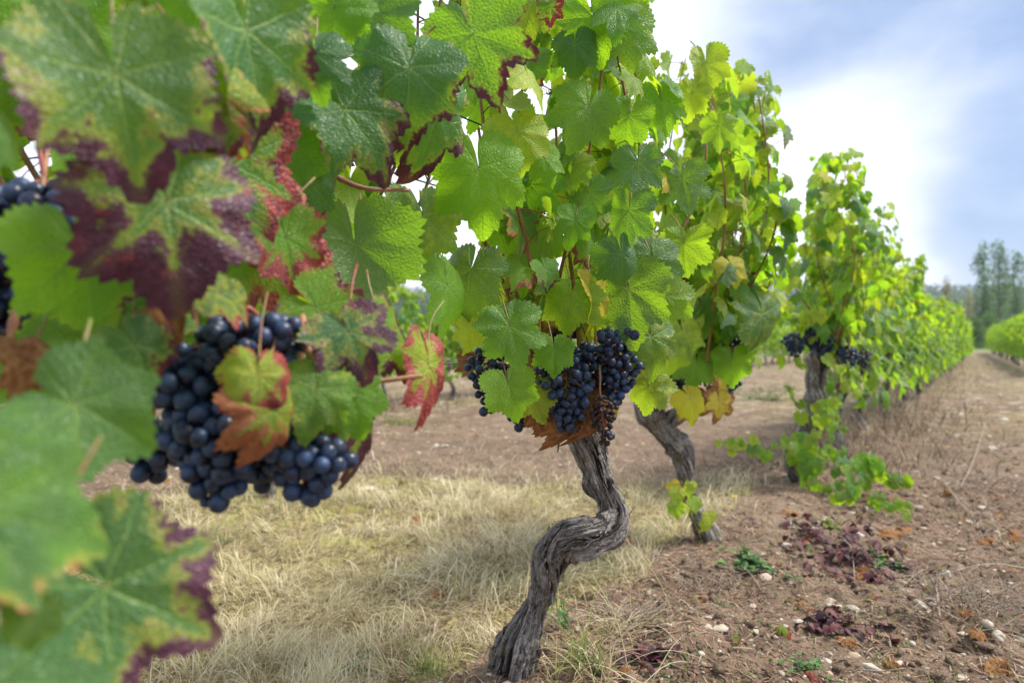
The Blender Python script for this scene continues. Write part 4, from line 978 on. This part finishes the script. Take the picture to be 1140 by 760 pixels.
# ------------------------------------------------------------ fallen leaves
def fallen(px, py, w, label, group='fallen leaves', seed=0, dry=1, hue=.8, aut=1., curl=.9, lift=.010):
    rq = random.Random(int(px*7+py+seed)); p = G(px, py); S = w/2/F*p[1]/.8
    a = rq.uniform(0, 6.28); tip = (math.cos(a), math.sin(a), rq.uniform(-.15, .25)); nrm = (rq.uniform(-.4, .4), rq.uniform(-.75, .1), 1)
    V, Q, T, at = leaf_geo(p+np.array((0, 0, lift)), tip, nrm, S, 0, aut=aut, hue=hue, dry=dry, curl=curl, rr=rq, yel=.3)
    V[:, 2] = np.maximum(V[:, 2], ground_h(V[:, 0], V[:, 1])+.0015)
    b = MB(); b.add(V, Q, T, **at); o = b.build('fallen_leaf', M_LEAF, None, loc=tuple(p)); tag(o, label, 'leaf', group)
    b = MB(); q = np.array(tip); tube(b, spline([p+np.array((0, 0, lift)), p-q*S*.5+np.array((0, 0, lift+.006)), p-q*S*.9+np.array((0, 0, lift*.6))], 6), .0009, 5); b.build('petiole', M_STEM, o)
for a in ((492, 663, 27, 'orange-brown fallen leaf alone in the middle of the dry grass', .9), (527, 598, 18, 'small orange fallen leaf in the grass left of the trunk', .9), (463, 585, 18, 'pale orange fallen leaf among the grass tips, left of the smaller one', .9), (697, 752, 28, 'orange fallen leaf at the bottom edge beside the grass tuft', 1), (948, 717, 24, 'bright orange fallen leaf right of the maroon dead leaves', .85),
          (1112, 740, 30, 'brown fallen leaf at the bottom right corner', .7), (992, 594, 24, 'orange fallen leaf right of the sucker shoots', .9), (1006, 592, 20, 'orange fallen leaf touching another beyond the maroon weed', .85), (983, 606, 16, 'small orange leaf in front of the touching pair', .9), (1078, 685, 22, 'orange fallen leaf under the dry twigs', .85), (1128, 682, 30, 'dark red fallen leaf at the right edge under the twigs', .5),
          (870, 706, 24, 'dusky red fallen leaf on the bare soil', .5), (817, 715, 18, 'dull maroon fallen leaf left of the dusky red one', .3), (878, 573, 18, 'orange-brown leaf in front of the third vine suckers', .9), (997, 557, 18, 'orange leaf at the right tip of the sucker shoots', .85), (1098, 605, 18, 'orange leaf on the right side of the aisle', .85),
          (1132, 603, 16, 'orange leaf at the right edge of the picture, mid height', .85), (776, 672, 16, 'pinkish fallen leaf on the soil mound', .6), (700, 606, 16, 'brown fallen leaf between the two nearest trunks', .9), (903, 752, 20, 'small red fallen leaf at the bottom edge', .5), (968, 668, 16, 'red-brown leaf beside the cream stone', .6)):
    fallen(a[0], a[1], a[2], a[3], hue=a[4], dry=1 if a[4] > .65 else 0, group='fallen vine leaves')
for k in range(72):
    if k % 3: py = 405+rs_.random()**1.2*345; px = rs_.uniform(max(690, 1100-(py-385)*.95), 1138)
    else: py = rs_.uniform(410, 540); px = rs_.uniform(140, 560)
    w = rs_.uniform(14, 24)*max(.22, (py-385)/330)
    fallen(px, py, max(w, 3), 'withered fallen leaf, one of many strewn along the aisle' if k % 3 else 'withered fallen leaf, one of many strewn beyond the dry grass', 'leaves strewn along the aisle' if k % 3 else 'leaves strewn beyond the grass', dry=rs_.choice((1, 1, 0)), hue=rs_.uniform(.3, 1))
# ------------------------------------------------------------ small plants on the ground
def tuft(px, py, n, L, label, mat=M_GREEN, spread=.035, seed=1, lean=(5, 60), name='grass_tuft', w=(.0008, .0017), cat='grass tuft'):
    p = G(px, py); rg = np.random.default_rng(seed); q = p+np.stack([rg.normal(0, spread, n), rg.normal(0, spread, n), np.zeros(n)], -1)
    q[:, 2] = ground_h(q[:, 0], q[:, 1])
    o = blades(name, q, rg.uniform(L*.4, L, n), rg.uniform(*w, n), np.radians(rg.uniform(*lean, n)), rg.random(n), mat, 7, rs=seed, loc=tuple(p)); tag(o, label, cat); return o
tuft(652, 742, 70, .19, 'green grass tuft with long bent blades right of the sharp trunk foot', spread=.022, seed=2)
tuft(664, 752, 60, .20, 'straw-coloured grass tuft mixed into the green one by the trunk', M_STRAW, .03, 3, (15, 70))
tuft(690, 700, 70, .16, 'wiry dry grass tuft on the soil mound', M_STRAW, .03, 13, (30, 80))
tuft(480, 750, 80, .075, 'green grass tuft at the bottom edge in the dry grass', spread=.025, seed=4)
tuft(260, 600, 120, .08, 'low green grass patch beyond the dark foreground leaf', spread=.08, seed=5)
def stalk(px, py, top, label, rad=.0011, mat=M_STRAW, seed=0):
    p = G(px, py); e = P(*top); b = MB(); m = (p+e)/2+np.array((.01, 0, .01)); c = spline([p, m, e], 18)
    tube(b, c, np.linspace(rad, rad*.7, 18), 6, rnd=np.full(18, .8), along=np.ones(18))
    o = b.build('dry_stalk', mat, None, loc=tuple(p)); tag(o, label, 'dry stalk'); return o
stalk(555, 622, (599, 517, 1.65), 'single pale dry stalk leaning right behind the sharp trunk')
stalk(752, 690, (697, 600, 1.45), 'pale dry stalk leaning left over the soil mound')
stalk(655, 745, (732, 668, 1.30), 'dry stalk leaning right out of the grass tuft', seed=2)
stalk(700, 745, (660, 640, 1.34), 'thin dry stalk leaning left beside the trunk foot')
def leafy_weed(px, py, n, h, S, mat, label, name='weed', spread=.05, seed=0, cat='weed', curl=.3):
    """stems with small curled leaves"""
    p = G(px, py); rq = random.Random(seed); lf = MB(); st = lf
    for k in range(n):
        b = p+np.array((rq.gauss(0, spread), rq.gauss(0, spread), 0)); b[2] = float(ground_h(b[0], b[1]))
        e = b+np.array((rq.gauss(0, h*.5), rq.gauss(0, h*.5), h*rq.uniform(.4, 1))); c = spline([p, (p+b)/2+np.array((0, 0, .006)), (b+e)/2+np.array((rq.gauss(0, .006), 0, .008)), e], 8)
        tube(st, c, np.linspace(.0011, .0005, 8), 5, False, rnd=np.full(8, .2), along=np.ones(8))
        for q in range(5):
            A = c[2+q]; az = rq.uniform(0, 6.28); d = np.array((math.cos(az), math.sin(az), rq.uniform(-.3, .7)))
            s = S*rq.uniform(.5, 1.2); u = unit(d); w = unit(np.cross(u, (0, 0, 1)))
            t = np.linspace(0, 1, 6)[:, None]; cc = A+u*s*t+np.array((0, 0, -1))*s*curl*t*t
            wd = (s*.32*np.sin(np.pi*np.clip(t, .04, .97))); up = np.cross(w, u)*wd*.35
            V = np.concatenate([cc+w*wd+up, cc, cc-w*wd+up]); i = np.arange(5)
            Q = np.concatenate([np.stack([i, i+1, i+7, i+6], -1), np.stack([i+6, i+7, i+13, i+12], -1)])
            V[:, 2] = np.maximum(V[:, 2], ground_h(V[:, 0], V[:, 1])+.002)
            lf.add(V, Q, rnd=rq.random(), along=1)
    o = lf.build(name, mat, None, loc=tuple(p)); tag(o, label, cat); return o
leafy_weed(925, 612, 34, .045, .034, M_MAROON, 'withered maroon weed in the largest clump, behind the bare soil', 'withered_weed', .10, 1, 'dead weed', .8)
leafy_weed(965, 640, 20, .035, .03, M_MAROON, 'withered maroon weed low in the furrow, right of the largest clump', 'withered_weed', .07, 2, 'dead weed', .8)
leafy_weed(918, 690, 16, .02, .032, M_MAROON, 'flat maroon dead weed near the cream stones', 'withered_weed', .045, 3, 'dead weed', .9)
leafy_weed(712, 735, 12, .02, .028, M_MAROON, 'maroon dead weed at the foot of the soil mound', 'withered_weed', .03, 4, 'dead weed', .9)
leafy_weed(832, 622, 14, .03, .03, M_WEED, 'grey-green rosette weed right of the second trunk foot', 'weed', .04, 5)
leafy_weed(372, 752, 30, .04, .016, M_WEED, 'small dark green weed in the dry grass at the bottom edge', 'weed', .035, 6)
leafy_weed(632, 700, 8, .10, .018, M_WEED, 'pale green sprout beside the sharp trunk', 'weed', .02, 7, curl=.1)
leafy_weed(850, 445, 40, .22, .05, M_WEED, 'blurred green bushy weed left of the third trunk', 'weed', .22, 8)
leafy_weed(925, 590, 10, .03, .02, M_GREEN, 'bright green seedling in front of the maroon clump', 'weed', .03, 9)
leafy_weed(905, 745, 10, .02, .016, M_WEED, 'tiny green weed by the bottom edge right of centre', 'weed', .03, 10)
leafy_weed(450, 470, 30, .06, .03, M_GREEN, 'low green weed patch beyond the dry grass', 'weed', .15, 11)
leafy_weed(980, 625, 12, .03, .02, M_WEED, 'little green weed at the right of the furrow', 'weed', .04, 12)
def twig(px, py, pts, label, rad=.003, seed=0, cat='twig', br=3):
    rq = random.Random(seed); c = []
    for (a, b, h) in pts:
        p = G(a, b); p = p+np.array((0, 0, h)); c.append(p)
    c = spline(c, 24); b = MB(); tube(b, c, np.linspace(rad, rad*.4, 24), 7)
    for q in range(br):
        i = rq.randrange(6, 20); d = unit((rq.gauss(0, 1), rq.gauss(0, 1), rq.uniform(.1, .8))); L = rq.uniform(.04, .10)
        tube(b, spline([c[i], c[i]+d*L*.5+np.array((0, 0, .006)), c[i]+d*L], 8), np.linspace(rad*.6, rad*.2, 8), 6)
    o = b.build('dry_twig', M_TWIG, None, loc=tuple(c[0])); tag(o, label, cat); return o
twig(0, 0, [(1062, 690, .01), (1052, 660, .02), (1030, 645, .03), (1000, 660, .01)], 'thin grey twig lying left of the tangle', .002, 1)
twig(0, 0, [(1140, 640, .02), (1100, 648, .05), (1050, 655, .04), (1010, 652, .01)], 'long brown twig crossing the right side of the aisle', .0025, 2)
twig(0, 0, [(1046, 705, .0), (1042, 690, .03), (1040, 672, .05)], 'short upright grey twig in front of the tangle', .0035, 3)
twig(0, 0, [(1068, 545, .0), (1085, 515, .03), (1098, 480, .08)], 'pale forked dry shoot standing in the aisle', .0035, 4)
twig(0, 0, [(1050, 540, .02), (1065, 560, .02), (1085, 585, .02), (1100, 610, .0)], 'curving pale dry cane lying across the aisle', .0035, 5)
twig(0, 0, [(1065, 545, .01), (1090, 560, .04), (1110, 590, .01)], 'second pale dry cane lying beside the curving one', .003, 6)
twig(0, 0, [(960, 755, .005), (985, 752, .01), (1008, 745, .005)], 'thin dark twig behind the largest pale stone', .0018, 7, br=1)
twig(0, 0, [(940, 600, .0), (948, 622, .03), (952, 650, .005)], 'pale twig stuck upright in the maroon weed', .0022, 8, br=2)
twig(0, 0, [(800, 640, .01), (830, 645, .02), (862, 640, .0), (890, 655, .01)], 'thin twig lying in the furrow', .0018, 9)
def tangle(px, py, n, rad, label, seed):
    p = G(px, py); rq = random.Random(seed); b = MB()
    for k in range(n):
        a = p+np.array((rq.gauss(0, rad), rq.gauss(0, rad*.6), 0)); a[2] = float(ground_h(a[0], a[1]))
        d = np.array((rq.gauss(0, 1), rq.gauss(0, .6), rq.uniform(.05, .9)))*rad*.9
        tube(b, spline([a, a+d*.5+np.array((rq.gauss(0, .01), 0, .015)), a+d], 7), np.linspace(.0013, .0005, 7), 5)
    o = b.build('dry_brush', M_TWIG, None, loc=tuple(p)); tag(o, label, 'dry brush'); return o
tangle(1095, 680, 110, .10, 'tangle of fine dry stems at the right edge', 1)
tangle(800, 650, 40, .05, 'small tangle of dry stems below the second trunk', 2)
tangle(712, 690, 60, .04, 'fibrous dry roots sticking out of the soil mound', 3)
tangle(1085, 540, 60, .14, 'loose dry stems around the forked dry shoot', 4)
for (a, b, l) in ((965, 500, 'yellow flower on a thin stalk right of the sucker shoots'), (1056, 500, 'small yellow flower in the aisle'), (818, 560, 'tiny yellow flower between the second and third vine')):
    p = G(a, b+8); o = empty('yellow_flower', tuple(p)); s = MB(); tube(s, spline([p, p+np.array((.003, 0, .03)), p+np.array((0, 0, .05))], 8), .0008, 5, rnd=np.full(8, .3), along=np.ones(8)); s.build('stem', M_GREEN, o)
    f = MB()
    for k in range(10):
        a2 = k/10*6.283; u = np.array((math.cos(a2), math.sin(a2)*.8, .5)); w = unit(np.cross(u, (0, 0, 1)))*.0028; c = p+np.array((0, 0, .05))
        f.add(np.array([c, c+u*.006+w, c+u*.012, c+u*.006-w]), [[0, 1, 2, 3]])
    f.build('petals', M_YFLOWER, o); tag(o, l, 'flower', 'yellow flowers')
# stump of a missing vine in the alley
sg = G(300, 552); st = empty('vine_stump', tuple(sg)); trunk(st, [(sg[0], sg[1], sg[2]-.03, .035), (sg[0]+.01, sg[1], sg[2]+.06, .028), (sg[0]+.03, sg[1], sg[2]+.13, .03), (sg[0]+.025, sg[1], sg[2]+.17, .018)], 40, 60, seed=30)
tag(st, 'short grey vine stump in the alley, glimpsed between the left bunches', 'vine stump')
# ------------------------------------------------------------ distance: poplars, bushes, wood on the hill
def leafcloud(mb, c, ext, n, size, rg, shell=.35):
    u = rg.normal(size=(n, 3)); u /= np.linalg.norm(u, axis=1)[:, None]; r = rg.uniform(shell, 1, n)**.5
    p = np.asarray(c)+u*r[:, None]*np.asarray(ext)
    a = rg.normal(size=(n, 3)); a /= np.linalg.norm(a, axis=1)[:, None]; b = np.cross(a, rg.normal(size=(n, 3))); b /= np.linalg.norm(b, axis=1)[:, None]
    s = size*rg.uniform(.5, 1.2, n)[:, None]
    V = np.stack([p-a*s, p-b*s*.6, p+a*s, p+b*s*.6], 1).reshape(-1, 3)
    Q = np.arange(n*4).reshape(-1, 4); cl = .5+.9*fbm(p[:, 0]/max(ext)*3, p[:, 1]/max(ext)*3, p[:, 2]/max(ext)*3)
    mb.add(V, Q, rnd=np.repeat(np.clip(cl+rg.normal(0, .15, n), 0, 1), 4), along=np.ones(n*4))
def tree(name, px, ytop, z, w, mat, label, base=-.3, slim=True, n=3200, seed=0, group=None, low=.18, leaf=None):
    rg = np.random.default_rng(seed); top = H+(380-ytop)/F*z; x = (px-570)/F*z; o = empty(name, (x, z, base)); hgt = top-base
    t = MB(); tp = spline([(x, z, base), (x+.1*rg.normal(), z, base+hgt*.4), (x+.15*rg.normal(), z, base+hgt*.92)], 14); tube(t, tp, np.linspace(hgt*.018+.05, .03, 14), 10)
    for k in range(16):
        i = rg.integers(3, 12); a = rg.uniform(0, 6.28); L = w*.45*rg.uniform(.5, 1); tube(t, spline([tp[i], tp[i]+np.array((math.cos(a)*L*.5, math.sin(a)*L*.5, L*.6)), tp[i]+np.array((math.cos(a)*L*.8, math.sin(a)*L*.8, L*(1.8 if slim else .9)))], 6), np.linspace(.06, .02, 6), 5)
    t.build('trunk', M_TRUNKF, o); c = MB(); k = 26 if slim else 18
    for q in range(k):
        f = (q+.5)/k; hh = low+(1-low)*f; prof = math.sin(math.pi*min(1, (f*.86+.14)))**.55 if slim else math.sin(math.pi*(.25+.7*f))**.6
        a = rg.uniform(0, 6.28); rr_ = w*.5*prof*rg.uniform(.25, .75)
        leafcloud(c, (x+math.cos(a)*rr_, z+math.sin(a)*rr_, base+hgt*min(hh, .965)), (w*.26*rg.uniform(.7, 1.3), w*.26, w*(.42 if slim else .28)*rg.uniform(.8, 1.3)), n//k, leaf or w*.045, rg)
    c.build('crown', mat, o); tag(o, label, 'tree', group); return o
tree('poplar_tree', 1095, 276, 85, 3.0, M_FAR, 'leftmost tall dark green poplar beyond the rows', seed=1, group='poplars beyond the vineyard', low=.12)
tree('poplar_tree', 1112, 273, 87, 3.0, M_FAR, 'tallest dark green poplar, middle of the group of three', seed=2, group='poplars beyond the vineyard', low=.12)
tree('poplar_tree', 1130, 285, 90, 3.2, M_FAR, 'thinner poplar with loose crown at the right edge', seed=3, n=2600, group='poplars beyond the vineyard', low=.2)
tree('yellow_tree', 1053, 309, 110, 2.0, M_FARY, 'slim yellow tree standing against the wooded hill', seed=4, n=1800)
tree('yellow_tree', 1079, 326, 105, 2.0, M_FARY, 'shorter yellow tree just left of the poplars', seed=5, n=1600)
tree('bush', 1086, 356, 62, 2.3, M_FAR, 'dark rounded bush closing the far end of the aisle', seed=6, slim=False, low=.12, n=2600)
tree('bush', 1101, 354, 66, 2.6, M_FAR, 'dark bush at the aisle end, right one of the pair', seed=7, slim=False, low=.12, n=2600)
tree('bush', 1120, 362, 72, 3.0, M_FAR, 'green bush under the right poplar', seed=8, slim=False, low=.12, n=2200)
tree('bush', 1140, 358, 76, 3.2, M_FAR, 'green bush at the right edge behind the far row', seed=9, slim=False, low=.12, n=2200)
rg = np.random.default_rng(77); fo = MB()
n = 2600; fy = rg.uniform(240, 640, n); fx = fy*rg.uniform(-.85, .95, n)
for x, y in zip(fx, fy):
    s = rg.uniform(2.5, 5.5); leafcloud(fo, (x, y, float(hill_h(x, y))+s*.8), (s, s, s*1.1), 34, s*.34, rg, .5)
tag(fo.build('forest', M_FOREST, None), 'blue-green wood covering the far hillside', 'wood', kind='stuff')

# ------------------------------------------------------------ haze
import bmesh
bm = bmesh.new(); bmesh.ops.create_cube(bm, size=1)
for v_ in bm.verts: v_.co = Vector((-790 if v_.co.x < 0 else 1590, -65 if v_.co.y < 0 else 1000, -16 if v_.co.z < 0 else 70))
hm = bpy.data.meshes.new('haze'); bm.to_mesh(hm); bm.free()
m_, n_ = new_mat('haze_air'); pv = n_.n.new('ShaderNodeVolumePrincipled'); pv.inputs['Color'].default_value = (.80, .88, 1, 1); pv.inputs['Density'].default_value = .0004; pv.inputs['Anisotropy'].default_value = .3
oo = n_.n.new('ShaderNodeOutputMaterial'); n_.l.new(pv.outputs[0], oo.inputs['Volume']); hm.materials.append(m_)
tag(link('haze', hm), 'thin pale haze in front of the far hills', 'haze', kind='stuff')
